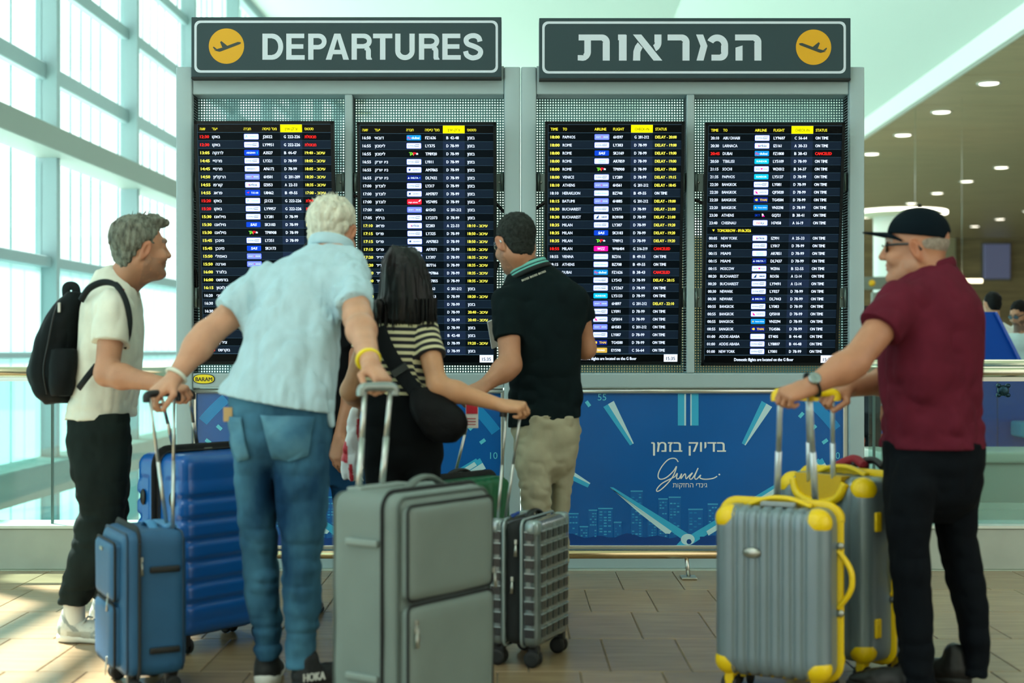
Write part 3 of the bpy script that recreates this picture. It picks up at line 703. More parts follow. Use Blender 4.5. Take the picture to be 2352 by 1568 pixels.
S4 = '''W 20:10|ABU DHABI|EL|LY9607|C 56-64|O
W 20:30|LARNACA|AR|IZ1161|A 30-33|O
R 20:45|DUBAI|FD|FZ1808|B 38-43|C
W 20:50|TBILISI|SU|LY5109|D 78-99|O
W 21:15|SOCHI|RW|WZ4312|B 34-37|O
W 21:35|PAPHOS|SU|LY5137|D 78-99|O
W 22:20|BANGKOK|EL|LY081|D 78-99|O
W 22:20|BANGKOK|QF|QF5020|D 78-99|O
W 22:20|BANGKOK|TH|TG4584|D 78-99|O
W 22:20|BANGKOK|VN|VN3298|D 78-99|O
W 23:30|ATHENS|SK|GQ721|B 38-41|O
W 23:40|CHISINAU|HS|H7458|A 16-19|O
T
W 00:05|NEW YORK|AR|IZ991|A 25-33|O
W 00:15|MIAMI|EL|LY017|D 78-99|O
W 00:15|MIAMI|AG|AR7851|D 78-99|O
W 00:15|MIAMI|DL|DL7437|D 78-99|O
W 00:15|MOSCOW|RW|WZ016|B 52-55|O
W 00:20|BUCHAREST|TA|RO156|A 12-14|O
W 00:20|BUCHAREST|EL|LY9491|A 12-14|O
W 00:30|NEWARK|EL|LY027|D 78-99|O
W 00:30|NEWARK|DL|DL7443|D 78-99|O
W 00:55|BANGKOK|EL|LY083|D 78-99|O
W 00:55|BANGKOK|QF|QF5018|D 78-99|O
W 00:55|BANGKOK|VN|VN3294|D 78-99|O
W 00:55|BANGKOK|TH|TG4586|D 78-99|O
W 01:00|ADDIS ABABA|ET|ET405|B 44-48|O
W 01:00|ADDIS ABABA|EL|LY8807|B 44-48|O
W 01:00|NEW YORK|EL|LY001|D 78-99|O'''
SW, SH, TILT = .748, 1.317, math.asin(.18 / 1.317)
def screen(X0, dz, rows, heb, lab, clock, msg):
    e = empty('flight_screen', (X0 + SW / 2, 7.80, 1.114 + dz), lab, 'screen', 'flight screens on the departure boards')
    e.rotation_euler = (TILT, 0, 0)                       # top edge leans towards the viewers
    MB().bbox(-SW / 2, SW / 2, .004, .05, 0, SH, .004).build('housing', mat('screen_housing', '070c0f', .4, spec=.2), e)
    P = Print(e, SW / 321, SH / 559, 160.5, 559)
    b = MB()
    for q in ((-SW / 2, -SW / 2 + .016, 0, SH), (SW / 2 - .016, SW / 2, 0, SH), (-SW / 2, SW / 2, 0, .016), (-SW / 2, SW / 2, SH - .016, SH)): b.box(q[0], q[1], -.006, .006, q[2], q[3])
    b.build('bezel', mat('screen_bezel', '0b1418', .4, spec=.2), e)
    P.rect('back', 6, 6, 315, 553, .0)
    P.rect('line', 7, 7, 314, 8, .0008); P.rect('line', 7, 8, 7.8, 545, .0008)
    rows = rows.split('\n'); n = len(rows); y0 = 35.0; dy = (534 - 26) / n * 1.0
    names = ['שעה', 'יעד', 'חברה', "מס' טיסה", "צ'ק-אין", 'סטטוס'] if heb else ['TIME', 'TO', 'AIRLINE', 'FLIGHT', 'CHECK-IN', 'STATUS']
    P.rect('yellowbox', 198, 8, 248, 25.5, .001)
    P.rect('line', 7, 25.5, 314, 26.3, .0012)
    for t, x in zip(names, (13, 41, 114, 157, 223, 254)):
        if heb: t = rev(t)
        P.text('ink' if x == 223 else 'hyellow', t, x, 17.5, 8.8, width={'TIME': 16.6, 'TO': 9.5, 'AIRLINE': 27, 'FLIGHT': 25, 'CHECK-IN': 33, 'STATUS': 26}.get(t) or len(t) * 4.1, align='c' if x == 223 else 'l', bold=.0 if x == 223 else (.008 if heb else .014))
    for i, r in enumerate(rows):
        a, yb = 26.3 + dy * i, 26.3 + dy * (i + 1); yc = (a + yb) / 2
        P.rect('bandA' if (i % 2 == 0) else 'bandB', 8, a, 314, yb - .5, .0006)
        P.rect('line', 8, yb - .6, 314, yb - .1, .001)
        if r == 'T':
            P.text('hyellow', 'TOMORROW - 09.06.2026', 32, yc, 9.4, width=78, bold=.02); P.poly('hyellow', [(20, yc - 2.5), (26, yc - 2.5), (23, yc + 2.5)], .0014); continue
        P.rect('colA' if (i % 2 == 0) else 'colB', 198, a, 248, yb - .5, .0009)
        c = {'R': 'red', 'Y': 'yellow', 'W': 'white'}[r[0]]; tm_, dest, lg, fl, ck, st = r[2:].split('|')
        bo = .036 if c != 'white' else .022
        wd = lambda t, k: sum((.55 if ch in "1I:'-. ן" else (1.35 if ch in 'MW' else (.62 if ch in 'יוזן' else 1.0))) for ch in t) * k
        Z = 9.2
        if tm_: P.text(c, tm_, 13, yc, Z, width=20.5 if c != 'white' else 18.6, bold=bo)
        if dest: P.text('white', rev(dest) if heb else dest, 41, yc, Z, bold=.02 if heb else .012, width=wd(dest, 4.75 if not heb else 4.9))
        if lg: logo(P, lg, yc)
        if fl: P.text('white', fl, 157.5, yc, Z, width=wd(fl, 4.35), bold=.024)
        if ck: P.text('white', ck[0], 206, yc, Z, width=4.6, bold=.024); P.text('white', ck[2:], 215, yc, Z, width=wd(ck[2:], 4.25), bold=.024)
        if st:
            if st == 'X': P.text('red', rev('מבוטלת'), 254, yc, Z + .4, width=26, bold=.024)
            elif st == 'B': P.text('white', rev('בזמן'), 254, yc, Z + .4, width=16.8, bold=.02)
            elif st == 'O': P.text('white', 'ON TIME', 254, yc, Z, width=29, bold=.026)
            elif st == 'C': P.text('red', 'CANCELED', 254, yc, Z, width=38, bold=.036)
            elif heb: P.text('yellow', st + ' - ' + rev(DY), 254, yc, Z, width=46, bold=.024)
            else: P.text('yellow', 'DELAY - ' + st, 254, yc, Z, width=49, bold=.026)
    P.rect('line', 8, 534, 314, 535, .0012)
    if clock:
        P.rect('clock', 281, 535, 313, 553, .001); P.text('clockink', '15:35', 297, 544.5, 11, width=21, align='c', bold=.02)
    if msg: P.text('white', 'Domestic flights are located on the G floor', 147, 544.5, 10, width=139, align='c', bold=.026)
    nm = {'back': 'screen_panel', 'bandA': 'dark_rows', 'bandB': 'blue_rows', 'colA': 'check_in_cells_dark', 'colB': 'check_in_cells', 'line': 'row_lines', 'yellowbox': 'header_cell', 'white': 'white_text', 'yellow': 'yellow_text',
          'red': 'red_text', 'ink': 'header_cell_text', 'hyellow': 'header_text', 'clock': 'clock_cell', 'clockink': 'clock_text'}
    for k in SM:
        if k.startswith('l') and k != 'line': nm[k] = 'airline_logos'
    P.flush(SM, nm, res=2)
    return e
screen(-1.704, .0, S1, True, 'first flight screen from the left, Hebrew, rows from 12:30', False, False)
screen(-.832, -.006, S2, True, 'second flight screen from the left, Hebrew, rows from 16:50', True, False)
screen(.177, -.002, S3, False, 'third flight screen from the left, English, rows from 18:00 PAPHOS', True, True)
screen(1.037, -.008, S4, False, 'rightmost flight screen, English, rows from 20:10 ABU DHABI', True, True)
# ------------------------------------------------------------------ advertising posters with steel frames
PB = mat('poster_blue', '0a5aa6', .25, var=.12, vscale=1.2)
PM = {'pale': mat('poster_pale', 'b8dbe4', .3), 'cyan': mat('poster_cyan', '36a9d4', .3), 'mid': mat('poster_mid', '1c7fbd', .3), 'deep': mat('poster_deep', '083f86', .3), 'tick': mat('poster_tick', '58c4dc', .3),
      'white': mat('poster_white', 'dfe5e2', .3), 'tower': mat('poster_tower', '0f5fa8', .3), 'lit': mat('poster_lit', '3f9fce', .3), 'ring': mat('poster_ring', '1a86c8', .3)}
def poster(cxp, x0, x1, lab):
    e = empty('advert_poster', (bx((x0 + x1) / 2), BY + .04, bz(1262)), lab, 'poster')
    X = lambda px: bx(px) - e.location.x; Z = lambda py: bz(py) - e.location.z
    MB().box(X(x0), X(x1), .006, .03, Z(1258), Z(902)).build('panel', PB, e)
    fr = mat('poster_frame_steel', 'd3d6d0', .3, .8)
    MB().tube([(X(x0), -.0, Z(898)), (X(x1), -.0, Z(898))], .0155, 10).build('top_frame', fr, e)
    MB().bbox(X(x0), X(x1), -.012, .02, Z(1262), Z(1254), .003).build('bottom_frame', fr, e)
    for xx in (x0, x1): MB().bbox(X(xx) - .012, X(xx) + .012, -.012, .03, Z(1260), Z(896), .003).build('side_frame', fr, e)
    P = Print(e, 1 / BS, 1 / BS, (x0 + x1) / 2, 1262); off = cxp - 1582
    A, B = x0 + 6, x1 - 6
    inside = lambda pts: all(A <= x <= B and 905 <= y <= 1254 for x, y in pts)
    def pol(k, pts, l=-.0045, one=False):
        pts = [(x + off, y) for x, y in pts]
        pts = [(min(max(x, A), B), min(max(y, 905), 1254)) for x, y in pts]
        if max(p[0] for p in pts) - min(p[0] for p in pts) > .5: P.poly(k + ('#%d' % len(P.d) if one else ''), pts, l)
    # (lift is measured towards the viewer; the panel's face is at +.006)
    L0 = -.0052; L1 = -.0046; L2 = -.004; L3 = -.0034
    C = (1582, 1245)
    # skyline
    rnd = random.Random(4)
    for bxp, w, top in ((1318, 24, 1180), (1342, 20, 1210), (1363, 20, 1172), (1392, 34, 1168), (1420, 18, 1200), (1464, 28, 1128), (1500, 22, 1190), (1525, 22, 1146), (1552, 28, 1142), (1600, 34, 1170), (1640, 24, 1158), (1680, 24, 1160), (1720, 30, 1180), (1297, 14, 1190), (1270, 28, 1200), (1230, 30, 1185), (1765, 28, 1175), (1800, 30, 1190), (1850, 36, 1178), (1890, 30, 1196)):
        pol('tower', [(bxp - w / 2, 1254), (bxp + w / 2, 1254), (bxp + w / 2, top), (bxp - w / 2, top)], L0, True)
        pol('lit', [(bxp - w / 2, top + 3), (bxp + w / 2, top + 3), (bxp + w / 2, top), (bxp - w / 2, top)], L1)
        y = top + 8
        while y < 1235:
            for kx in range(3):
                if rnd.random() < .62:
                    xa = bxp - w / 2 + 3 + kx * (w - 4) / 3; pol('lit' if rnd.random() < .6 else 'mid', [(xa, y + 3), (xa + w / 5, y + 3), (xa + w / 5, y), (xa, y)], L1)
            y += 6.5
    tl = [(1190 + k * 14, 1233 + 4 * math.sin(k * 1.3) + 3 * math.sin(k * .6)) for k in range(57)]
    for p_, q_ in zip(tl, tl[1:]): pol('deep', [(p_[0], 1254), (q_[0], 1254), q_, p_], L1 + .0002)
    # dial markers: tapered bars pointing at the centre
    def marker(a0, r0, a1, r1, w0, w1):
        t = math.radians(a0); d = (math.sin(t), -math.cos(t)); n = (d[1], -d[0]); n = (math.cos(t), math.sin(t))
        p, q = (C[0] + d[0] * r0, C[1] + d[1] * r0), (C[0] + d[0] * r1, C[1] + d[1] * r1)
        pol('cyan', [(p[0] - n[0] * w0, p[1] - n[1] * w0), (p[0] + n[0] * w0, p[1] + n[1] * w0), (q[0] + n[0] * w1, q[1] + n[1] * w1), (q[0] - n[0] * w1, q[1] - n[1] * w1)], L1, True)
        pol('pale', [(p[0] - n[0] * w0 * .1, p[1] - n[1] * w0 * .1), (p[0] + n[0] * w0, p[1] + n[1] * w0), (q[0] + n[0] * w1, q[1] + n[1] * w1), (q[0] + n[0] * w1 * .5, q[1] + n[1] * w1 * .5)], L2, True)
    for xa, xb in ((1559, 1578), (1588, 1607)):
        pol('cyan', [(xa, 978), (xb, 978), (xb, 905), (xa, 905)], L1, True)
        pol('pale', [(xb - 4, 978), (xb, 978), (xb, 905), (xb - 4, 905)] if xa < 1580 else [(xa, 978), (xa + 3, 978), (xa + 3, 905), (xa, 905)], L2)
    for a in (-30, 30): marker(a, 366, a, 258, 14, 5)
    for a in (-60.5, 60.5): marker(a, 365, a, 262, 14, 6)
    # hands
    pol('cyan', [(1402, 1120), (1410, 1121), (1590, 1232), (1572, 1243)], L2, True); pol('pale', [(1402, 1120), (1408, 1126), (1545, 1222), (1540, 1228), (1530, 1227), (1470, 1180)], L3, True)
    pol('cyan', [(1572, 1240), (1592, 1252), (1890, 1062), (1884, 1054)], L2, True); pol('pale', [(1625, 1222), (1630, 1232), (1886, 1070), (1880, 1062)], L3, True)
    pol('cyan', [(1556, 1254), (1576, 1254), (1592, 1240), (1576, 1232)], L2, True)
    pol('pale', [(C[0] + 16 * math.cos(k * .3), C[1] - 4 + 13 * math.sin(k * .3)) for k in range(21)], L3); pol('deep', [(C[0] + 3 + 6 * math.cos(k * .6), C[1] + 1 + 6 * math.sin(k * .6)) for k in range(10)], L3 + .0005)
    # minute ticks and outer ring
    for k in range(-14, 15):
        if k % 5 == 0: continue
        t = math.radians(k * 6); d = (math.sin(t), -math.cos(t)); n = (math.cos(t), math.sin(t)); r = 392
        pts = [(C[0] + d[0] * (r + u) + n[0] * v, C[1] + d[1] * (r + u) + n[1] * v) for u, v in ((-7, -4), (-7, 4), (7, 4), (7, -4))]
        if inside([(x + off, y) for x, y in pts]): pol('tick', pts, L1)
    arc = [(math.radians(a)) for a in range(-90, 91, 1)]
    for a, b in zip(arc, arc[1:]):
        pts = [(C[0] + math.sin(t) * r, C[1] - math.cos(t) * r) for t, r in ((a, 442), (b, 442), (b, 418), (a, 418))]
        if inside([(x + off, y) for x, y in pts]): pol('ring', pts, L0 + .0002)
    for num, a in (('55', -30), ('5', 30), ('10', 60), ('50', -60)):
        t = math.radians(a); x, y = C[0] + math.sin(t) * 396 + off, C[1] - math.cos(t) * 396
        if num == '50' or num == '5': continue
        P.text('tick', num, min(max(x, A + 8), B - 8), max(y, 912), 22, align='c', bold=.0, lift=-.0040)
    P.text('white', rev('בדיוק בזמן'), 1584 + off, 1025, 37, width=172, align='c', bold=.012, lift=-.0040)
    P.text('white', rev('גינדי החזקות'), 1587 + off, 1115, 16, width=79, align='c', bold=.0, lift=-.0040)
    g = [(1560, 1062), (1553, 1054), (1538, 1056), (1524, 1070), (1515, 1086), (1514, 1098), (1521, 1102), (1534, 1097), (1549, 1083), (1556, 1072), (1553, 1084), (1546, 1098), (1535, 1112), (1520, 1126), (1511, 1130), (1511, 1124), (1522, 1112), (1540, 1102), (1552, 1096), (1558, 1088), (1556, 1100), (1562, 1100), (1568, 1089), (1566, 1101), (1576, 1089), (1578, 1101), (1585, 1094), (1593, 1087), (1586, 1098), (1590, 1102), (1598, 1092), (1606, 1076), (1598, 1096), (1602, 1102), (1612, 1092), (1610, 1099), (1622, 1102), (1640, 1100), (1650, 1095)]
    sp = spline([(x + off, y, 0) for x, y in g], 4); P.line('white', [(p.x, p.y) for p in sp], 2.5, -.0040 + 0)
    P.poly('white', [(1655 + off + 2.2 * math.cos(k), 1091 + 2.2 * math.sin(k)) for k in range(6)], -.0040)
    nm = {'pale': 'dial_highlight', 'cyan': 'dial_marker', 'mid': 'tower_windows_dim', 'deep': 'skyline_trees', 'tick': 'minute_ticks', 'white': 'lettering', 'tower': 'skyline_tower', 'lit': 'tower_windows', 'ring': 'dial_ring'}
    P.flush(PM, nm, res=4)
    return e
poster(1582, 1233, 1945, 'blue clock poster with Hebrew slogan and skyline under the right board')
poster(791, 443, 1155, 'blue clock poster under the left board, mostly hidden by travellers')
# BARAM plate on the left board
e = empty('maker_plate', (bx(467.5), BY + .010, bz(870)), 'small yellow oval BARAM plate on the left board', 'label')
P = Print(e, 1 / BS, 1 / BS, 0, 0); oc = lambda rx, ry: [(math.copysign(abs(math.cos(t)) ** .8, math.cos(t)) * rx, math.copysign(abs(math.sin(t)) ** .8, math.sin(t)) * ry) for t in [k * math.pi / 20 for k in range(40)]]
MB().prism([(x / BS, y / BS) for x, y in oc(25, 11.5)], -.002, .001).build('plate', mat('plate_black', '14180c', .4), e)
P.poly('y', oc(23, 10), .0026); P.text('k', 'BARAM', 0, 0.4, 13, width=38, align='c', bold=.03, lift=.0032)
P.flush({'y': mat('plate_yellow', 'f2dc10', .4), 'k': MATS['plate_black']}, {'y': 'yellow_field', 'k': 'lettering'}, 4)
# steel guard tube along the foot of the boards
e = empty('guard_rail', (0, 7.42, 0), 'low steel guard tube on short feet along the foot of the boards', 'guard rail')
MB().tube([(-1.72, 0, .128), (1.86, 0, .128)], .024, 14).build('tube', mat('guard_steel', 'c9b48c', .22, .95), e)
for x in (-1.5, -.55, .405 / FPX * 7.42 + .92 - .0, 1.75):
    f = MB().tube([(x - .01, 0, .105), (x, .0, .012)], .011, 8).build('foot', STEEL, e)
    MB().bbox(x - .04, x + .04, -.05, .05, 0.001, .012, .003).build('foot_plate', STEEL, f)
# ------------------------------------------------------------------ signed-distance modelling for bodies, clothes, hair, shoes
_rt = np.random.RandomState(7).rand(32, 32, 32).astype(np.float32)
def vnoise(P, f, seed=0):
    q = P * np.asarray(f, np.float32) + seed * 7.31
    i = np.floor(q).astype(np.int32); t = (q - i).astype(np.float32); t = t * t * (3 - 2 * t); i &= 31; j = (i + 1) & 31
    def g(a, b, c): return _rt[a, b, c]
    x0, y0, z0, x1, y1, z1 = i[:, 0], i[:, 1], i[:, 2], j[:, 0], j[:, 1], j[:, 2]; u, v, w = t[:, 0], t[:, 1], t[:, 2]
    a = g(x0, y0, z0) * (1 - u) + g(x1, y0, z0) * u; b = g(x0, y1, z0) * (1 - u) + g(x1, y1, z0) * u
    c = g(x0, y0, z1) * (1 - u) + g(x1, y0, z1) * u; d = g(x0, y1, z1) * (1 - u) + g(x1, y1, z1) * u
    a = a * (1 - v) + b * v; c = c * (1 - v) + d * v
    return a * (1 - w) + c * w
def V3(p): return np.array(p[:3], np.float32)
class Vol:
    def __init__(s, lo, hi, h):
        s.h = h; s.lo = V3(lo) - 3 * h; hi = V3(hi) + 3 * h
        s.n = np.ceil((hi - s.lo) / h).astype(int) + 1
        s.a = np.full(s.n, 1.0, np.float32); s.ax = [s.lo[k] + h * np.arange(s.n[k], dtype=np.float32) for k in range(3)]
    def sl(s, lo, hi):
        a = np.clip(np.floor((V3(lo) - s.lo) / s.h).astype(int) - 1, 0, s.n); b = np.clip(np.ceil((V3(hi) - s.lo) / s.h).astype(int) + 2, 0, s.n)
        return tuple(slice(x, max(x, y)) for x, y in zip(a, b))
    def xyz(s, q): return s.ax[0][q[0]][:, None, None], s.ax[1][q[1]][None, :, None], s.ax[2][q[2]][None, None, :]
    def put(s, prim, k=0.0, op='u'):
        fn, lo, hi = prim; m = k + 4 * s.h; q = s.sl(V3(lo) - m, V3(hi) + m)
        if any(x.stop <= x.start for x in q): return s
        X, Y, Z = s.xyz(q); d = fn(X, Y, Z).astype(np.float32); a = s.a[q]
        if op == 's':
            d = -d
            if k: t = np.maximum(k - np.abs(a - d), 0) / k; a[...] = np.maximum(a, d) + t * t * k * .25
            else: np.maximum(a, d, out=a)
        else:
            if k: t = np.maximum(k - np.abs(a - d), 0) / k; a[...] = np.minimum(a, d) - t * t * k * .25
            else: np.minimum(a, d, out=a)
        return s
    def cut(s, p, n, k=0.0):
        """drop everything on the side the normal points to"""
        X, Y, Z = s.xyz((slice(None),) * 3); p, n = V3(p), V3(n); n = n / np.linalg.norm(n)
        d = (X - p[0]) * n[0] + (Y - p[1]) * n[1] + (Z - p[2]) * n[2]
        if k: t = np.maximum(k - np.abs(s.a - d), 0) / k; s.a = np.maximum(s.a, d) + t * t * k * .25
        else: s.a = np.maximum(s.a, d)
        return s
    def warp(s, fn, band=.03):
        """fn(P) metres added to the distance inside the narrow band"""
        i = np.nonzero(np.abs(s.a) < band); P = np.stack([s.ax[k][i[k]] for k in range(3)], 1); s.a[i] += fn(P).astype(np.float32); return s
    def net(s):
        a = s.a; S = a < 0; nx, ny, nz = a.shape
        any_ = np.zeros((nx - 1, ny - 1, nz - 1), bool); all_ = np.ones_like(any_)
        for dx in (0, 1):
            for dy in (0, 1):
                for dz in (0, 1):
                    q = S[dx:nx - 1 + dx, dy:ny - 1 + dy, dz:nz - 1 + dz]; any_ |= q; all_ &= q
        c = np.nonzero(any_ & ~all_); idx = np.full(any_.shape, -1, np.int32); idx[c] = np.arange(len(c[0]))
        C = np.stack(c, 1); off = [(x, y, z) for x in (0, 1) for y in (0, 1) for z in (0, 1)]
        val = {o: a[C[:, 0] + o[0], C[:, 1] + o[1], C[:, 2] + o[2]] for o in off}
        acc = np.zeros((len(C), 3), np.float32); cnt = np.zeros(len(C), np.float32)
        for o in off:
            for k in range(3):
                if o[k]: continue
                p = list(o); p[k] = 1; p = tuple(p); va, vb = val[o], val[p]; m = (va < 0) != (vb < 0)
                t = np.where(m, va / np.where(m, va - vb, 1), 0); pt = np.tile(np.array(o, np.float32), (len(C), 1)); pt[:, k] = t
                acc += pt * m[:, None]; cnt += m
        P = (C + acc / cnt[:, None]) * s.h + s.lo
        F = []
        for k in range(3):
            u, v = (k + 1) % 3, (k + 2) % 3
            sa = [slice(None)] * 3; sb = [slice(None)] * 3; sa[k] = slice(0, -1); sb[k] = slice(1, None)
            A, B = S[tuple(sa)], S[tuple(sb)]; e = np.stack(np.nonzero(A != B), 1)
            e = e[(e[:, u] > 0) & (e[:, v] > 0) & (e[:, u] < a.shape[u] - 1) & (e[:, v] < a.shape[v] - 1)]
            q = []
            for du, dv in ((-1, -1), (0, -1), (0, 0), (-1, 0)):
                w = e.copy(); w[:, u] += du; w[:, v] += dv; q.append(idx[w[:, 0], w[:, 1], w[:, 2]])
            q = np.stack(q, 1); flip = ~A[e[:, 0], e[:, 1], e[:, 2]]; q[flip] = q[flip][:, ::-1]; F.append(q)
        return P, np.concatenate(F)
def cone(a, b, ra, rb, cuts=(), ex=None):
    a, b = V3(a), V3(b); ab = b - a; L2 = float(ab @ ab) + 1e-9; r = max(ra, rb)
    def fn(X, Y, Z):
        x, y, z = X - a[0], Y - a[1], Z - a[2]; t = np.clip((x * ab[0] + y * ab[1] + z * ab[2]) / L2, 0, 1)
        d = np.sqrt((x - ab[0] * t) ** 2 + (y - ab[1] * t) ** 2 + (z - ab[2] * t) ** 2) - (ra + (rb - ra) * t)
        for p, n in cuts:
            n = V3(n) / np.linalg.norm(V3(n)); d = np.maximum(d, (X - p[0]) * n[0] + (Y - p[1]) * n[1] + (Z - p[2]) * n[2])
        return d
    return fn, np.minimum(a, b) - r, np.maximum(a, b) + r
def ell(c, R, fr=None):
    """ellipsoid; fr = 3 unit axes (rows)"""
    c = V3(c); R = V3(R); A = np.eye(3, dtype=np.float32) if fr is None else np.array(fr, np.float32)
    def fn(X, Y, Z):
        x, y, z = X - c[0], Y - c[1], Z - c[2]; k0 = 0; k1 = 0
        for i in range(3):
            q = x * A[i][0] + y * A[i][1] + z * A[i][2]; k0 = k0 + (q / R[i]) ** 2; k1 = k1 + (q / R[i] ** 2) ** 2
        k0 = np.sqrt(k0); return k0 * (k0 - 1) / np.maximum(np.sqrt(k1), 1e-6)
    m = float(R.max()); return fn, c - m, c + m
def zloft(secs, grow=0.0, rot=0.0, pw=2.3, smooth=.03):
    """secs: rows (z, cx, cy, half width, half depth), any order"""
    S = np.array(sorted(secs), np.float32); zz = np.arange(S[0, 0] - .15, S[-1, 0] + .15, .004, dtype=np.float32)
    n = max(1, int(smooth / .004)); ker = np.ones(2 * n + 1) / (2 * n + 1)
    T = []
    for k in range(1, 5):
        v = np.interp(zz, S[:, 0], S[:, k]); v = np.convolve(np.pad(v, n, 'edge'), ker, 'valid'); T.append(v)
    ca, sa = math.cos(rot), math.sin(rot); z0, z1 = S[0, 0], S[-1, 0]
    def fn(X, Y, Z):
        z = Z[0, 0]; cx, cy, w, d = (np.interp(z, zz, t)[None, None, :] for t in T)
        w = w + grow; d = d + grow; x, y = X - cx, Y - cy; u, v = x * ca + y * sa, -x * sa + y * ca
        r = (np.abs(u / w) ** pw + np.abs(v / d) ** pw) ** (1 / pw); r = np.maximum(r, 1e-4)
        q = np.sqrt(x * x + y * y); dd = np.where(r > .3, q * (1 - 1 / r), (r - 1) * np.minimum(w, d))
        dz = np.maximum(np.maximum(z0 - Z, Z - z1), 0)
        return np.where(dz > 0, np.sqrt(np.maximum(dd, 0) ** 2 + dz ** 2) + np.minimum(dd, 0) * (dz <= 0), np.maximum(dd, np.maximum(z0 - Z, Z - z1)))
    m = max(S[:, 3].max(), S[:, 4].max()) + max(grow, 0)
    lo = (S[:, 1].min() - m, S[:, 2].min() - m, z0); hi = (S[:, 1].max() + m, S[:, 2].max() + m, z1)
    return fn, lo, hi
def prim_bounds(ps, pad=.02):
    lo = np.min([V3(p[1]) for p in ps], 0) - pad; hi = np.max([V3(p[2]) for p in ps], 0) + pad; return lo, hi
def build_vol(vol, name, m, parent, colfn=None, attrs=None):
    P, F = vol.net(); b = V3(parent.matrix_world.translation) if parent.parent is None else V3(parent.parent.location)
    b = V3(parent.location)
    me = bpy.data.meshes.new(name); me.vertices.add(len(P)); me.vertices.foreach_set('co', (P - b).astype(np.float32).ravel())
    me.loops.add(F.size); me.loops.foreach_set('vertex_index', F.ravel().astype(np.int32)); me.polygons.add(len(F))
    me.polygons.foreach_set('loop_start', np.arange(0, F.size, 4, dtype=np.int32)); me.polygons.foreach_set('loop_total', np.full(len(F), 4, np.int32))
    me.update(calc_edges=True); me.validate(); me.polygons.foreach_set('use_smooth', np.ones(len(me.polygons), bool))
    if colfn is not None:
        c = colfn(P); at_ = me.color_attributes.new('Col', 'FLOAT_COLOR', 'POINT')
        at_.data.foreach_set('color', np.concatenate([c, np.ones((len(c), 1))], 1).astype(np.float32).ravel())
    for k, fn in (attrs or {}).items():
        me.attributes.new(k, 'FLOAT', 'POINT').data.foreach_set('value', fn(P).astype(np.float32))
    return link(name, me, m, parent)
def folds(*specs):
    """specs: (amp, (fx,fy,fz), seed[, weight fn])"""
    def fn(P):
        d = np.zeros(len(P), np.float32)
        for s in specs:
            n = vnoise(P, s[1], s[2]); n = 1 - np.abs(2 * n - 1) * 1.6; w = s[3](P) if len(s) > 3 else 1.0
            d += s[0] * n * w
        return d
    return fn
def frame(f, up=(0, 0, 1), roll=0):
    f = Vector(f).normalized(); r = f.cross(Vector(up)).normalized(); u = r.cross(f).normalized()
    if roll: q = Matrix.Rotation(roll, 3, f); r, u = q @ r, q @ u
    return f, r, u
# ------------------------------------------------------------------ anatomy
def head_prims(vol, c, fr, sc=1.0, neck=None, neck_r=.058, nose=1.0):
    f, r, u = fr; c = Vector(c)
    H = lambda a, b, d: c + (f * a + r * b + u * d) * sc          # forward, right, up
    FR = [f[:], r[:], u[:]]
    E = lambda a, b, d, R: ell(H(a, b, d), [x * sc for x in R], FR)
    vol.put(E(-.012, 0, .035, (.097, .076, .086)))
    vol.put(E(.03, 0, -.03, (.066, .061, .082)), .03)
    for s in (1, -1):
        vol.put(cone(H(-.002, s * .050, -.055), H(.062, s * .018, -.098), .022 * sc, .018 * sc), .03)
    vol.put(E(.078, 0, -.098, (.019, .022, .017)), .02)
    vol.put(cone(H(.086, -.032, .03), H(.086, .032, .03), .013 * sc, .013 * sc), .02)          # brow
    for s in (1, -1):
        vol.put(E(.098, s * .032, .010, (.014, .018, .013)), .012, 's')
        vol.put(E(.080, s * .032, .010, (.0125, .0135, .0125)), .003)
        vol.put(E(.066, s * .045, -.03, (.026, .02, .024)), .02)                                 # cheek
    vol.put(cone(H(.092, 0, .018), H(.112 * nose, 0, -.024), .0085 * sc, .0125 * sc), .012)
    for s in (1, -1): vol.put(E(.101, s * .012, -.028, (.011, .008, .008)), .008)
    vol.put(E(.088, 0, -.054, (.012, .025, .007)), .008); vol.put(E(.086, 0, -.066, (.012, .022, .0075)), .006)
    vol.put(E(.100, 0, -.060, (.006, .024, .0018)), .004, 's')
    for s in (1, -1):                                                                            # ears
        fe = [(f * .9 - u * .25).normalized()[:], (r + f * -.35 * s).normalized()[:], (u * .95 + f * -.25).normalized()[:]]
        vol.put(ell(H(-.012, s * .080, -.004), [.020 * sc, .010 * sc, .033 * sc], fe), .008)
        vol.put(ell(H(-.008, s * .092, -.002), [.010 * sc, .008 * sc, .020 * sc], fe), .005, 's')
    if neck is not None:
        vol.put(cone(H(-.028, 0, -.055), neck, neck_r * sc, neck_r * 1.12 * sc), .03)
        vol.put(cone(H(.02, 0, -.085), Vector(neck) + f * .02, .035 * sc, .05 * sc), .04)
    return H
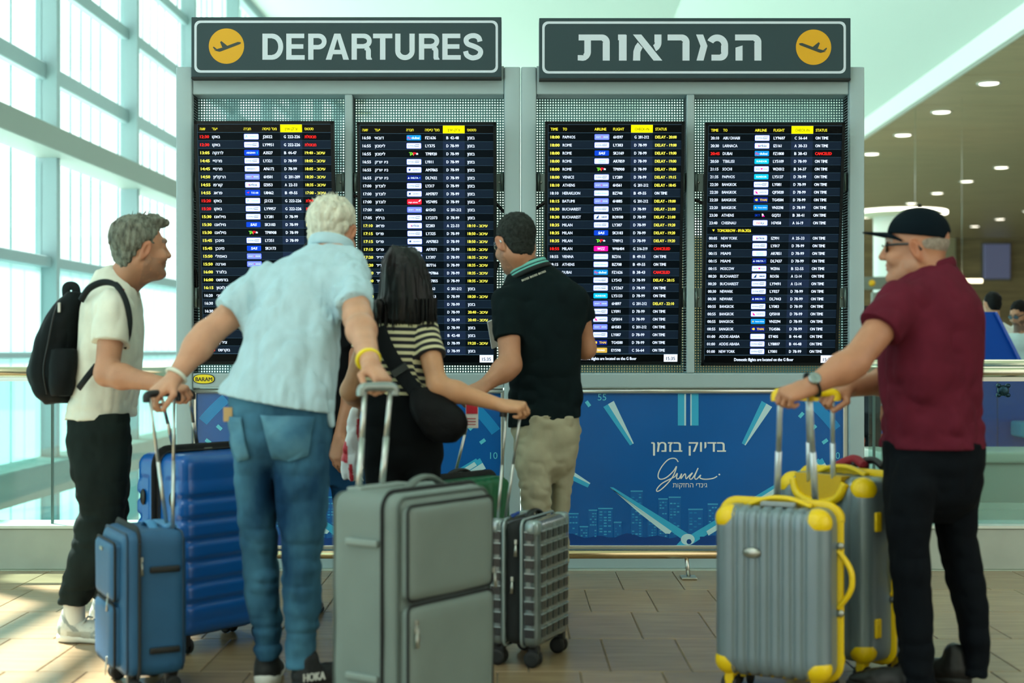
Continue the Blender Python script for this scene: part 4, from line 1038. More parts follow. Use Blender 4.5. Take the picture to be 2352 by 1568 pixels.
def hand_prims(vol, wrist, d, n, side, bends=(60, 75, 45), sc=1.0, thumb=(.55, .75, -.35), tcurl=0.5, spread=0.0):
    """d: wrist to knuckles, n: back of the hand, side: +1 thumb along d x n"""
    d = Vector(d).normalized(); n = Vector(n); n = (n - d * n.dot(d)).normalized(); s = d.cross(n) * side; w = Vector(wrist)
    out = {}
    K = []
    for i, (o, L) in enumerate(((.030, .092), (.010, .096), (-.011, .090), (-.031, .080))):
        k = w + d * L * sc + s * o * sc + n * (.004 - abs(o) * .15) * sc; K.append(k)
        vol.put(cone(w + s * o * .55 * sc + d * .005, k, .0155 * sc, .0115 * sc), .016)
    vol.put(ell(w + d * .045 * sc - n * .006 * sc, [.05 * sc, .040 * sc, .017 * sc], [d[:], s[:], n[:]]), .015)
    for i, (k, L) in enumerate(zip(K, (.073, .082, .075, .058))):
        p = k; ang = 0; dirs = d + s * (spread * (1.5 - i) / 1.5); dirs.normalize()
        for j, (fr_, rr) in enumerate(((.46, .0098), (.30, .0090), (.24, .0082))):
            ang += math.radians(bends[j] + (i - 1.5) * 3); dv = dirs * math.cos(ang) - n * math.sin(ang)
            q = p + dv * L * fr_ * sc; vol.put(cone(p, q, rr * sc, rr * .9 * sc), .004 if j == 0 else .002); p = q
        out[i] = p
    t0 = w + d * .028 * sc + s * .026 * sc - n * .006 * sc
    t1 = t0 + (d * thumb[0] + s * thumb[1] + n * thumb[2]).normalized() * .042 * sc
    t2 = t1 + (d * 1.0 + s * (.3 - tcurl) - n * tcurl).normalized() * .034 * sc
    t3 = t2 + (d * .8 + s * (.1 - tcurl) - n * tcurl * 1.3).normalized() * .026 * sc
    vol.put(cone(w + s * .012 * sc, t0, .016 * sc, .0165 * sc), .012); vol.put(cone(t0, t1, .0155 * sc, .0118 * sc), .012)
    vol.put(cone(t1, t2, .0112 * sc, .0105 * sc), .003); vol.put(cone(t2, t3, .0104 * sc, .0085 * sc), .002)
    return out
def arm_prims(vol, sh, el, wr, sc=1.0):
    sh, el, wr = Vector(sh), Vector(el), Vector(wr)
    m = el.lerp(wr, .28)
    vol.put(cone(sh, el, .054 * sc, .043 * sc), .02); vol.put(cone(el, m, .043 * sc, .0445 * sc), .03); vol.put(cone(m, wr, .0445 * sc, .028 * sc), .03)
def sec(y, xl, xr, Y, dd):
    s = FPX / Y; return (EYE - (y - HZ) / s, ((xl + xr) / 2 - 1176) / s, Y, (xr - xl) / 2 / s, dd)
def shrink(secs, g): return [(a, b, c, max(d - g, .02), max(e - g, .02)) for a, b, c, d, e in secs]
SKINM = mat('skin', 'c09070', .5, attr=True, var=.10, vscale=18, bump=.12, bscale=160)
def skin_col(base, c=None, fr=None, sc=1.0, stubble=0.0, hairc=(.08, .07, .06), lips=(.42, .17, .13), brows=True):
    base = np.array(lin(base)[:3])
    def fn(P):
        col = np.tile(base, (len(P), 1)).astype(np.float32)
        if c is not None:
            f, r, u = fr; q = (P - V3(c)) / sc; a, b, d = q @ V3(f), q @ V3(r), q @ V3(u)
            near = (np.abs(a) < .14) & (np.abs(b) < .11) & (np.abs(d) < .14)
            def mixin(m, cc, k): col[m] = col[m] * (1 - k) + np.array(cc) * k
            n = vnoise(P, (90, 90, 90), 3)
            mixin(near & (np.abs(b) > .077) & (np.abs(a + .012) < .03), (base[0] * .95, base[1] * .68, base[2] * .6), .6)
            mixin(near & (a > .075) & (np.abs(d + .060) < .012) & (np.abs(b) < .024), lips, .55)
            if stubble: mixin(near & (d < -.035) & (a > -.02) & ~((a > .09) & (d > -.05)) & (n > .25), hairc, stubble)
            if brows: mixin(near & (a > .07) & (d > .024) & (d < .040) & (np.abs(b) > .012) & (np.abs(b) < .055), hairc, .75)
            for s in (1, -1): mixin(near & (((a - .089) ** 2 + (b - s * .032) ** 2 + (d - .010) ** 2) < .0075 ** 2), (.03, .025, .02), .9)
        return col
    return fn
def place(name, px, Y, label): 
    p = at(px, HZ, Y); return empty(name, (p.x, p.y, 0), label, 'person')
def garment(parent, name, m, prims, h=.006, k=.03, cuts=(), warp=None, subs=(), colfn=None, attrs=None, extra=()):
    ps = [p[0] if isinstance(p, tuple) and len(p) == 2 and isinstance(p[0], tuple) else p for p in prims]
    lo, hi = prim_bounds(ps); v = Vol(lo, hi, h)
    for p in prims:
        if len(p) == 2: v.put(p[0], p[1])
        else: v.put(p, k)
    for p, kk in subs: v.put(p, kk, 's')
    if warp: v.warp(warp)
    for c in cuts: v.cut(c[0], c[1], c[2] if len(c) > 2 else .0)
    for p, kk in extra: v.put(p, kk)
    return build_vol(v, name, m, parent, colfn, attrs)
def sleeve(sh, el, t, r0, r1, back=.0):
    """sleeve from the shoulder to the fraction t of the upper arm, cut square"""
    sh, el = Vector(sh), Vector(el); e = sh.lerp(el, t); return cone(sh, e + (e - sh).normalized() * .06, r0, r1, [(e, (el - sh))])
def shoe(parent, name, heel, d, L, W, Hh, mats, sole=.03, panels=None):
    """heel: point on the floor; d: direction to the toe"""
    d = Vector((d[0], d[1], 0)).normalized(); r = Vector((d.y, -d.x, 0)); u = Vector((0, 0, 1)); h = Vector(heel); FR = [d[:], r[:], u[:]]
    Q = lambda a, b, c: h + d * a * L + r * b * W + u * c
    up = [(ell(Q(.17, 0, Hh * .5), (.17 * L, W * .42, Hh * .58), FR), .0), (ell(Q(.42, 0, Hh * .42), (.30 * L, W * .43, Hh * .42), FR), .04), (ell(Q(.72, 0, Hh * .28), (.26 * L, W * .47, Hh * .30), FR), .05),
          (cone(Q(.20, 0, Hh * .6), Q(.20, 0, Hh * 1.05), W * .40, W * .38), .02)]
    o = garment(parent, name, mats[0], up, .0045, cuts=[((0, 0, sole * .6), (0, 0, -1))], warp=folds((.0018, (40, 40, 40), 2)),
                colfn=None if panels is None else (lambda P: panels((P - V3(h)) @ V3(d) / L, P[:, 2] / Hh)))
    so = [(ell(Q(.18, 0, sole * .55), (.19 * L, W * .45, sole * .9), FR), .0), (ell(Q(.48, 0, sole * .5), (.36 * L, W * .42, sole * .8), FR), .03), (ell(Q(.74, 0, sole * .5), (.27 * L, W * .50, sole * .8), FR), .03)]
    s = garment(o, 'sole', mats[1], so, .0045, cuts=[((0, 0, .003), (0, 0, -1)), ((0, 0, sole * 1.02), (0, 0, 1))])
    s.data.transform(Matrix.Translation(Vector(o.location) - Vector(parent.location))) 
    return o
# ------------------------------------------------------------------ suitcases
def shell_mesh(w, d, h, r, n=(24, 16, 32), disp=None):
    """dense rounded box centred on x, y with its foot at z = 0"""
    H = np.array([w / 2, d / 2, h / 2]); V, F = [], []; o = 0
    for ax in range(3):
        a, b = (ax + 1) % 3, (ax + 2) % 3
        for sg in (-1, 1):
            ga, gb = np.linspace(-1, 1, n[a] + 1), np.linspace(-1, 1, n[b] + 1)
            P = np.zeros((n[a] + 1, n[b] + 1, 3)); P[..., a] = ga[:, None] * H[a]; P[..., b] = gb[None, :] * H[b]; P[..., ax] = sg * H[ax]
            P = P.reshape(-1, 3); V.append(P); m = n[b] + 1
            for i in range(n[a]):
                for j in range(n[b]):
                    q = (o + i * m + j, o + (i + 1) * m + j, o + (i + 1) * m + j + 1, o + i * m + j + 1); F.append(q if sg > 0 else q[::-1])
            o += len(P)
    P = np.concatenate(V); inner = np.clip(P, -(H - r), H - r); dv = P - inner; L = np.linalg.norm(dv, axis=1, keepdims=True); N = dv / np.maximum(L, 1e-9)
    Q = inner + N * r
    if disp is not None: Q = Q + N * disp(Q + np.array([0, 0, h / 2]), N)[:, None]
    Q[:, 2] += h / 2
    me = bpy.data.meshes.new('shell'); bm = bmesh.new(); vs = [bm.verts.new(q) for q in Q]
    for f in F: bm.faces.new([vs[i] for i in f])
    bmesh.ops.remove_doubles(bm, verts=bm.verts[:], dist=1e-5); bmesh.ops.recalc_face_normals(bm, faces=bm.faces[:])
    for f in bm.faces: f.smooth = True
    bm.to_mesh(me); bm.free(); return me
class Case:
    def __init__(s, name, label, px, Y, rz, size, z0=.065):
        p = at(px, HZ, Y); s.e = empty(name, (p.x, p.y, 0), label, 'suitcase', rz=math.radians(rz)); s.w, s.d, s.h = size; s.z0 = z0; s.zt = z0 + s.h
        s.inv = (Matrix.Translation(s.e.location) @ Matrix.Rotation(math.radians(rz), 4, 'Z')).inverted()
    def loc(s, p): return s.inv @ Vector(p)
    def part(s, name, me, m, z=None): o = link(name, me, m, s.e); o.location = (0, 0, s.z0 if z is None else z); return o
    def wheels(s, tyre, fork, ins=.045, r=.028):
        for i in (-1, 1):
            for j in (-1, 1):
                x, y = i * (s.w / 2 - ins), j * (s.d / 2 - ins)
                f = MB().bbox(-.016, .016, -.024, .016, r * .9, s.z0 + .012, .004).lathe([(.022, s.z0 - .006), (.026, s.z0 + .01)], n=12).build('wheel_fork', fork, s.e, loc=(x, y, 0))
                for k in (-1, 1):
                    t = MB().lathe([(r * .55, -.0075), (r * .92, -.0075), (r, -.004), (r, .004), (r * .92, .0075), (r * .55, .0075)], (k * .0105 * 1.0 + (.0085 * k), 0, r), 18, 'x').build('wheel', tyre, f)
    def handle(s, grip, gdir, span, gap, bar, gm, base, r=.0085, gr=.014, gl=None):
        """telescopic handle: grip centre and direction in the world, bars down to the two base points (local)"""
        g = Vector(grip); d = Vector(gdir).normalized(); g1, g2 = s.loc(g - d * span / 2), s.loc(g + d * span / 2)
        for q, b in ((g1, base[0]), (g2, base[1])):
            b = Vector(b); q = Vector(q); m = b.lerp(q, .5)
            MB().tube([b, m], [(r, r * .8)] * 2, 10).build('handle_bar', bar, s.e); MB().tube([m, q], [(r * .82, r * .66)] * 2, 10).build('handle_bar', bar, s.e)
        ext = (g2 - g1).normalized() * .014
        MB().tube(spline([g1 - ext + Vector((0, 0, -.022)), g1 - ext * .6 + Vector((0, 0, .004)), (g1 + g2) / 2 + Vector((0, 0, .008)), g2 + ext * .6 + Vector((0, 0, .004)), g2 + ext + Vector((0, 0, -.022))], 6), gr, 12).build('handle_grip', gm, s.e)
    def arch(s, name, a, b, rise, r, m, wide=None, parent=None):
        a, b = Vector(a), Vector(b); mid = (a + b) / 2; mid = mid + Vector(rise)
        MB().tube(spline([a, a.lerp(mid, .55) + Vector(rise) * .25, mid, b.lerp(mid, .55) + Vector(rise) * .25, b], 6), r if wide is None else [(wide, r)] * 25, 10).build(name, m, parent or s.e)
    def studs(s, face_x, zs, m, ln=.11, y=0.0):
        for z in zs:
            MB().bbox(-.008, .008, -ln / 2, ln / 2, -.011, .011, .005, 3).build('side_foot', m, s.e, loc=(face_x, y, s.z0 + z))
def seam_loop(w, d, h, r, y, n=6):
    """outline of the box at depth y as a closed list of points (x, y, z)"""
    pts = []
    for cx, cz, a in ((w / 2 - r, h - r, 0), (-w / 2 + r, h - r, 90), (-w / 2 + r, r, 180), (w / 2 - r, r, 270)):
        for k in range(n + 1):
            t = math.radians(a + 90 * k / n); pts.append((cx + r * math.cos(t), y, cz + r * math.sin(t)))
    return pts + [pts[0]]
BLK = mat('black_plastic_case', '0c1113', .45); ALUB = mat('handle_aluminium', 'c3c9c6', .3, .85); TYRE = mat('wheel_rubber', '101416', .6); ZIP = mat('zip_tape', '12181a', .8, bump=.4, bscale=200); MET = mat('zip_metal', 'a9aca4', .3, .9)
def zip_pull(c, p, rot=(0, 0, 0), m=MET, L=.045):
    o = MB().bbox(-.006, .006, -.004, .004, -.012, .006, .002).tube([(0, -.004, -.012), (0, -.007, -.012 - L)], [(.004, .0025), (.007, .003)], 8).build('zip_pull', m, c.e, loc=p); o.rotation_euler = rot; return o
def soft_case(c, cloth, top, r=.035, piping=BLK, pockets=(), pipe_r=.004, gusset=.30, zw=.011):
    pill = lambda P, N: .010 * np.clip(np.cos(P[:, 0] / c.w * math.pi), 0, 1) * np.clip(np.sin(P[:, 2] / c.h * math.pi), 0, 1) ** .5 * np.abs(N[:, 1]) + .004 * (vnoise(P.astype(np.float32), (9, 9, 7), 3) - .5)
    c.part('body', shell_mesh(c.w, c.d, c.h, r, (20, 14, 28), pill), cloth)
    ins = r - math.sqrt(r * r - (r - .014) ** 2)
    for y in (-c.d / 2 + .014, c.d / 2 - .014):
        MB().tube([(x, yy, z + c.z0 + ins) for x, yy, z in seam_loop(c.w + .004 - 2 * ins, c.d, c.h + .004 - 2 * ins, r - ins, y)], pipe_r, 6, caps=False).build('piping', piping, c.e)
    MB().tube([(x, yy, z + c.z0) for x, yy, z in seam_loop(c.w + .002, c.d, c.h + .002, r, -c.d / 2 + c.d * gusset)], [(zw, .005)] * 29, 8, caps=False, flat=(0, 1, 0)).build('zipper', ZIP, c.e)
    for x0, x1, z0, z1, th in pockets:
        me = shell_mesh(x1 - x0, th * 2, z1 - z0, .022, (12, 6, 14), lambda P, N: .004 * (vnoise(P.astype(np.float32), (12, 12, 9), 5) - .5))
        p = link('pocket', me, cloth, c.e); p.location = ((x0 + x1) / 2, -c.d / 2 - .004, c.z0 + z0)
        MB().tube([(x, -th * .55, z) for x, _, z in seam_loop(x1 - x0 + .002, 1, z1 - z0 + .002, .022, 0)], .0045, 6, caps=False).build('pocket_zip', ZIP, p)
# S1 small blue soft case
BLUE1 = mat('blue_nylon', '1b527a', .6, bump=.25, bscale=350, var=.06, vscale=10)
c = Case('soft_suitcase', 'small blue fabric suitcase in front at the left, held by the blue-shirted man', 330, 5.08, -62, (.355, .222, .50))
soft_case(c, BLUE1, None, .04, mat('navy_piping', '12344e', .6), [(-.15, .13, .26, .46, .028), (-.15, .13, .03, .245, .03)], zw=.02, gusset=.24)
c.wheels(TYRE, BLK); c.studs(c.w / 2 + .004, (.09, .37), BLK, .105, .03)
c.arch('top_handle', (-.07, .02, c.zt - .006), (.07, .02, c.zt - .006), (0, 0, .022), .007, mat('blue_webbing', '3f7fae', .7), .018)
MB().bbox(-.10, .10, .05, .095, c.zt - .004, c.zt + .012, .006, 3).build('handle_housing', mat('blue_housing', '4a86b4', .5), c.e)
g1 = at(372, 908, 5.04)
c.handle(g1, (.45, .85, 0), .13, .1, ALUB, BLK, ((.03, .075, c.zt), (.11, .075, c.zt)), .0085, .0135)
zip_pull(c, (c.w / 2 + .003, -c.d / 2 + .06, c.zt - .09), (0, 0, 1.57))
zip_pull(c, (.08, -c.d / 2 - .03, c.z0 + .28)); zip_pull(c, (.08, -c.d / 2 - .034, c.z0 + .06))
MB().bbox(-.02, .02, -.002, .001, -.006, .006, .001).build('name_plate', MET, c.e, loc=(-.02, -c.d / 2 - .034, c.z0 + .43))
# S2 large blue ribbed hard case
BLUE2 = mat('blue_polycarbonate', '0a58a6', .28, coat=.15, var=.04, vscale=4)
c = Case('hard_suitcase', 'large bright blue ribbed hard suitcase behind the small blue one', 476, 5.80, 52, (.50, .30, .715), .07)
def ribs2(P, N):
    g = np.abs(((P[:, 2] - .09) / .082) % 1 - .5) * 2; z = np.clip((P[:, 2] - .06) / .03, 0, 1) * np.clip((c.h - .10 - P[:, 2]) / .03, 0, 1)
    return np.where(np.abs(N[:, 1]) > .35, .006 * z * np.clip((g - .30) * 6, -1, 1), 0) + np.where(np.abs(N[:, 0]) > .9, -.004 * ((P[:, 2] > .42) & (P[:, 2] < .62) & (np.abs(np.abs(P[:, 1]) - .085) < .035)), 0)
c.part('shell', shell_mesh(c.w, c.d, c.h, .05, (24, 30, 90), ribs2), BLUE2)
MB().tube([(x, y, z + c.z0) for x, y, z in seam_loop(c.w + .002, c.d, c.h + .002, .05, 0)], [(.030, .004)] * 29, 8, caps=False, flat=(0, 1, 0)).build('zipper', ZIP, c.e)
for yy in (-.018, -.006, .006, .018): MB().tube([(x, y, z + c.z0) for x, y, z in seam_loop(c.w + .006, c.d, c.h + .006, .05, yy)], .0035, 6, caps=False).build('zip_teeth', BLK, c.e)
for y in (-.09, .09): MB().lathe([(.001, -.004), (.022, -.004), (.026, 0)], (0, 0, 0), 18, 'x').build('side_vent', BLK, c.e, loc=(-c.w / 2 - .001, y, c.z0 + .54))
for o in [o for o in c.e.children if o.name.startswith('side_vent')]: o.scale = (1, .62, 1.25)
c.wheels(TYRE, BLK, .05, .032); c.arch('top_handle', (-.10, .03, c.zt + .002), (.10, .03, c.zt + .002), (0, 0, .02), .008, BLK, .02)
MB().bbox(-.12, .12, .04, .13, c.zt - .002, c.zt + .012, .006, 3).build('handle_housing', BLK, c.e)
MB().bbox(-.02, .02, -.01, .02, c.zt - .002, c.zt + .012, .003).build('lock', MET, c.e)
c.handle(at(402, 905, 5.62), (.75, .62, 0), .12, .1, ALUB, BLK, ((-.10, .085, c.zt), (.02, .085, c.zt)), .0085, .014)
# S3 large grey soft case
GREY = mat('grey_nylon', '6c7a76', .62, bump=.22, bscale=330, var=.05, vscale=6)
c = Case('soft_suitcase', 'large grey fabric suitcase in the foreground centre', 948, 4.52, 54, (.47, .285, .70), .06)
soft_case(c, GREY, None, .05, mat('grey_piping', '4a5652', .6), [(-.215, .205, .38, .665, .026), (-.215, .205, .04, .365, .028)], .006, .22)
c.wheels(TYRE, BLK); c.studs(-c.w / 2 - .004, (.14, .55), mat('grey_foot', '7a8884', .5), .13)
c.arch('top_handle', (-.06, -.02, c.zt - .004), (.13, -.02, c.zt - .004), (0, 0, .035), .009, mat('grey_webbing', '59645f', .7), .018)
c.arch('side_handle', (c.w / 2, 0, c.z0 + .25), (c.w / 2, 0, c.z0 + .45), (.03, 0, 0), .008, mat('grey_webbing', '59645f'), .018)
MB().bbox(-.18, .06, .06, .12, c.zt - .006, c.zt + .008, .006, 3).build('handle_housing', mat('grey_housing', '7d8a86', .5), c.e)
c.handle(at(868, 893, 4.60), (.8, .45, 0), .09, .1, ALUB, mat('grip_silver', '8c9896', .35, .6), ((-.155, .09, c.zt), (-.045, .09, c.zt)), .011, .015)
zip_pull(c, (-c.w / 2 + .02, -c.d / 2 + .045, c.zt - .05), (0, 0, -1.2)); zip_pull(c, (-.19, -c.d / 2 - .032, c.z0 + .32)); zip_pull(c, (.2, -c.d / 2 - .03, c.z0 + .43))
zip_pull(c, (-.195, -c.d / 2 - .034, c.z0 + .30))
# S4 green hard case behind the grey one
GREEN = mat('green_polycarbonate', '0d5a3a', .35)
c = Case('hard_suitcase', 'dark green hard suitcase mostly hidden behind the large grey one', 1052, 5.92, 50, (.40, .26, .60), .065)
c.part('shell', shell_mesh(c.w, c.d, c.h, .045, (20, 12, 24), lambda P, N: np.where(np.abs(N[:, 1]) > .35, .004 * np.sin(P[:, 0] * 110), 0)), GREEN)
MB().tube([(x, y, z + c.z0) for x, y, z in seam_loop(c.w + .002, c.d, c.h + .002, .045, -.03)], [(.022, .005)] * 29, 8, caps=False, flat=(0, 1, 0)).build('zipper', ZIP, c.e)
MB().bbox(c.w / 2 - .002, c.w / 2 + .004, -.10, -.07, c.z0 + .40, c.z0 + .52, .002).build('lock_plate', BLK, c.e); MB().bbox(c.w / 2 + .002, c.w / 2 + .006, -.096, -.076, c.z0 + .41, c.z0 + .45, .001).build('sticker', mat('sticker_white', 'd8d8d0', .5), c.e)
c.wheels(TYRE, BLK); c.arch('top_handle', (-.09, -.01, c.zt), (.09, -.01, c.zt), (0, 0, .03), .008, BLK, .016)
c.handle(at(1064, 905, 5.96), (.9, .2, 0), .10, .1, ALUB, BLK, ((-.05, .09, c.zt), (.08, .09, c.zt)), .007, .012)
# luggage tag on its handle
e = empty('luggage_tag', at(1084, 950, 5.93), 'red and white paper luggage tag hanging from the green suitcase handle', 'tag')
MB().bbox(-.026, .026, -.002, .002, -.06, .05, .002).build('card', mat('tag_white', 'd9d5d2', .6), e)
MB().box(-.024, .024, -.004, -.002, .0, .045).build('red_field', mat('tag_red', 'c01c34', .5), e); MB().tube([(0, 0, .05), (0, .012, .08)], .002, 6).build('string', BLK, e)
for z in (-.02, -.032, -.044): MB().box(-.02, .016, -.0035, -.002, z - .002, z + .002).build('print_line', mat('tag_ink', 'a83a48', .6), e)
# S5 smoke-grey hard case with window cut-outs
SMK = mat('smoky_shell', '667274', .18, .35, coat=.5, var=.25, vscale=14); CELL = mat('dark_cell', '12181a', .25); EDG = mat('cell_edge', '93a4a6', .2, .5)
c = Case('hard_suitcase', 'small smoky grey suitcase with rows of dark windows, held by the woman', 1216, 5.52, 68, (.35, .21, .475), .075)
for y0, y1 in ((-.105, -.028), (.028, .105)):
    me = shell_mesh(c.w, y1 - y0, c.h, .03, (14, 8, 18)); o = c.part('half_shell', me, SMK); o.location = (0, (y0 + y1) / 2, c.z0)
c.part('gusset', shell_mesh(c.w - .012, .075, c.h - .010, .03, (10, 6, 14)), ZIP, c.z0 + .005)
cellm = None
def cell(x, y, z, sx, sz, axis):
    global cellm
    k = MB()
    if axis == 'x':
        k.box(-.0005, .003, -sx / 2, sx / 2, -sz / 2, sz / 2); fr_ = MB().box(-.001, .006, -sx / 2 - .003, sx / 2 + .003, sz / 2, sz / 2 + .004)
    else:
        k.box(-sx / 2, sx / 2, -.003, .0005, -sz / 2, sz / 2); fr_ = MB().box(-sx / 2 - .003, sx / 2 + .003, -.006, .001, sz / 2, sz / 2 + .004)
    o = k.build('shell_window', CELL, c.e, loc=(x, y, z)); fr_.build('window_lip', EDG, o)
for i in range(8):
    z = c.z0 + .055 + i * .052
    for y in (-.068, .068): cell(-c.w / 2 - .002, y, z, .036, .030 if i not in (1, 6) else .040, 'x').__class__
    for j in range(5): cell(-.125 + j * .062, -c.d / 2, z, .042, .034, 'y')
for y in (-.036, .036):
    MB().tube([(x, yy, z + c.z0) for x, yy, z in seam_loop(c.w + .004, c.d, c.h + .004, .03, y)], .006, 8, caps=False).build('shell_rim', EDG, c.e)
c.wheels(TYRE, BLK, .035, .031); c.arch('top_handle', (-.08, -.02, c.zt + .002), (.08, -.02, c.zt + .002), (0, 0, .022), .007, BLK, .014)
for x, y in ((-.15, -.075), (-.15, .075), (.15, -.075), (.15, .075)): c.part('corner_guard', shell_mesh(.06, .06, .06, .02, (6, 6, 6)), EDG).location = (x, y, c.zt - .055)
c.handle(at(1180, 944, 5.44), (.95, .1, 0), .055, .1, ALUB, BLK, ((-.14, .075, c.zt), (-.06, .075, c.zt)), .0075, .013)
zip_pull(c, (-c.w / 2 - .003, -.015, c.z0 + .40), (0, 0, -1.57)); zip_pull(c, (-c.w / 2 - .003, -.0, c.z0 + .26), (0, 0, -1.57))
MB().tube(spline([(-.13, .02, c.zt + .01), (-.12, .0, c.zt + .025), (-.10, .01, c.zt + .02), (-.115, .03, c.zt + .012)], 5), .006, 8).build('ribbon_knot', mat('blue_ribbon', '16408a', .7), c.e)
# S6, S7 silver cases with yellow corners and trims
SILV = mat('silver_abs', '76878f', .34, .35, var=.05, vscale=5); SILD = mat('silver_abs_dark', '5b6a70', .36, .35, var=.05, vscale=5); YEL = mat('yellow_plastic', 'e8c400', .38); BARW = mat('white_bar', 'c9d6de', .3, .5)
def silver(c, rib_n, r=.05, big=False):
    def rib(P, N):
        g = np.abs((P[:, 0] / c.w * rib_n) % 1 - .5) * 2; side = np.clip((c.w / 2 - r * .9 - np.abs(P[:, 0])) / .01, 0, 1)
        return np.where((np.abs(N[:, 1]) > .2) | (np.abs(N[:, 2]) > .3), -.006 * side * (g > .72), 0) * (np.abs(N[:, 0]) < .4)
    c.part('shell', shell_mesh(c.w, c.d, c.h, r, (80, 18, 24), rib), SILV)
    MB().tube([(x, y, z + c.z0) for x, y, z in seam_loop(c.w + .004, c.d, c.h + .004, r, 0, 8)], [(.020, .006)] * 37, 8, caps=False, flat=(0, 1, 0)).build('zipper_band', YEL, c.e)
    cg = None
    for i in (-1, 1):
        for j in (-1, 1):
            for k in (0, 1):
                if cg is None:
                    cg = shell_mesh(.085, .085, .085, r, (12, 12, 12))
                    bm = bmesh.new(); bm.from_mesh(cg); bmesh.ops.translate(bm, vec=(-.0425, -.0425, -.085), verts=bm.verts)
                    kill = [v for v in bm.verts if (v.co - Vector((-.045, -.045, -.045))).length > .078 or v.co.x < -.074 or v.co.y < -.074 or v.co.z < -.074]
                    kill = [v for v in bm.verts if (v.co - Vector((0, 0, 0))).length > .088 or v.co.x < -.08 or v.co.y < -.08 or v.co.z < -.08]
                    bmesh.ops.delete(bm, geom=kill, context='VERTS'); bm.to_mesh(cg); bm.free()
                o = link('corner_guard', cg, YEL, c.e); o.location = (i * (c.w / 2 + .003), j * (c.d / 2 + .003), c.z0 + (c.h + .003 if k else -.003)); o.scale = (i, j, 1 if k else -1)
    c.wheels(TYRE, YEL, .05, .03)
    c.arch('top_handle', (-.10, -.03, c.zt + .002), (.12, -.03, c.zt + .002), (0, 0, .026), .009, YEL, .016)
    c.arch('side_handle', (c.w / 2, -.0, c.z0 + .24), (c.w / 2, 0, c.z0 + .44), (.05, 0, 0), .010, YEL, .014)
    for z in (.225, .455): MB().lathe([(.004, 0), (.014, .0), (.014, .02), (.004, .024)], (0, 0, 0), 12, 'x').build('handle_mount', MET, c.e, loc=(c.w / 2 - .002, 0, c.z0 + z))
c = Case('hard_suitcase', 'smaller silver ribbed suitcase with yellow corners, nearest to the viewer at the right', 1792, 4.96, -28, (.405, .255, .585), .07)
silver(c, 10)
o = MB().lathe([(.001, -.006), (.026, -.006), (.034, 0)], n=24, axis='y').build('maker_badge', MET, c.e, loc=(-.06, -c.d / 2 - .001, c.z0 + .43)); o.scale = (1, 1, .55)
MB().box(-.10, .12, .0, .07, c.zt - .002, c.zt + .010).build('handle_well', BLK, c.e); MB().bbox(-.05, .07, -.07, -.035, c.zt, c.zt + .016, .004).build('lock_plate', mat('lock_grey', '8c979a', .4), c.e)
c.handle(at(1826, 906, 4.78), (1, .0, 0), .098, .1, BARW, YEL, ((-.04, .09, c.zt - .01), (.10, .09, c.zt - .01)), .0115, .0175)
c = Case('hard_suitcase', 'larger silver suitcase with yellow corners, behind the smaller one', 1942, 5.30, -52, (.42, .30, .665), .07)
silver(c, 9)
MB().tube(spline([(-.12, -c.d / 2 - .002, c.zt - .02), (-.09, -c.d / 2 - .01, c.zt - .075), (0, -c.d / 2 - .012, c.zt - .10), (.09, -c.d / 2 - .01, c.zt - .075), (.12, -c.d / 2 - .002, c.zt - .02)], 6), .016, 10).build('handle_cup', YEL, c.e)
MB().prism([(-.11, c.zt + .004), (.11, c.zt + .004), (.085, c.zt - .07), (0, c.zt - .095), (-.085, c.zt - .07)], -c.d / 2 - .008, -c.d / 2 + .04).build('handle_cup_back', mat('yellow_plastic_dark', 'c9a400', .45), c.e)
for z in (.06, .44): MB().bbox(-.006, .006, -.016, .016, -.035, .035, .005, 3).build('side_stud', YEL, c.e, loc=(c.w / 2 + .004, -.085, c.z0 + .07 + z))
c.handle(at(1884, 906, 5.06), (.85, -.1, 0), .085, .1, BARW, YEL, ((-.055, -c.d / 2 + .012, c.zt - .05), (.055, -c.d / 2 + .012, c.zt - .05)), .0105, .016)
MB().tube(spline([(-.06, .02, c.zt + .02), (0, .05, c.zt + .05), (.07, .02, c.zt + .03)], 6), .018, 8).build('red_ribbon', mat('red_ribbon', '8c1426', .7), c.e)
MB().tube(spline([(.0, .04, c.zt + .03), (.07, .07, c.zt + .05), (.13, .05, c.zt + .03)], 6), .014, 8).build('black_strap', BLK, c.e)
# white plastic bag with red print
e = empty('plastic_bag', (at(806, 1010, 5.9).x, 5.9, at(0, 1105, 5.9).z), 'crumpled white plastic bag with red print between the blue-shirted man and the woman', 'bag')
S = [sec(915, 815, 832, 5.9, .012), sec(945, 800, 832, 5.9, .03), sec(1000, 790, 832, 5.9, .05), sec(1060, 782, 836, 5.9, .06), sec(1098, 776, 838, 5.9, .05), sec(1105, 780, 834, 5.9, .03)]
def bagcol(P):
    c_ = np.tile(np.array(lin('dde3e6')[:3]), (len(P), 1)); m_ = (vnoise(P, (26, 26, 10), 4) > .66) & (P[:, 2] < at(0, 960, 5.9).z); c_[m_] = lin('c22a3a')[:3]; return c_
garment(e, 'bag_body', mat('white_polythene', 'dde3e6', .45, attr=True), [zloft(S)], .005, warp=folds((.010, (22, 22, 12), 1), (.006, (40, 40, 26), 2)), colfn=bagcol)
MB().tube([Vector(at(822, 920, 5.9)) - e.location, Vector(at(838, 900, 5.88)) - e.location, Vector(at(846, 930, 5.86)) - e.location], [(.012, .002)] * 3, 8).build('bag_handles', mat('white_polythene_h', 'd3d9dc', .5), e)
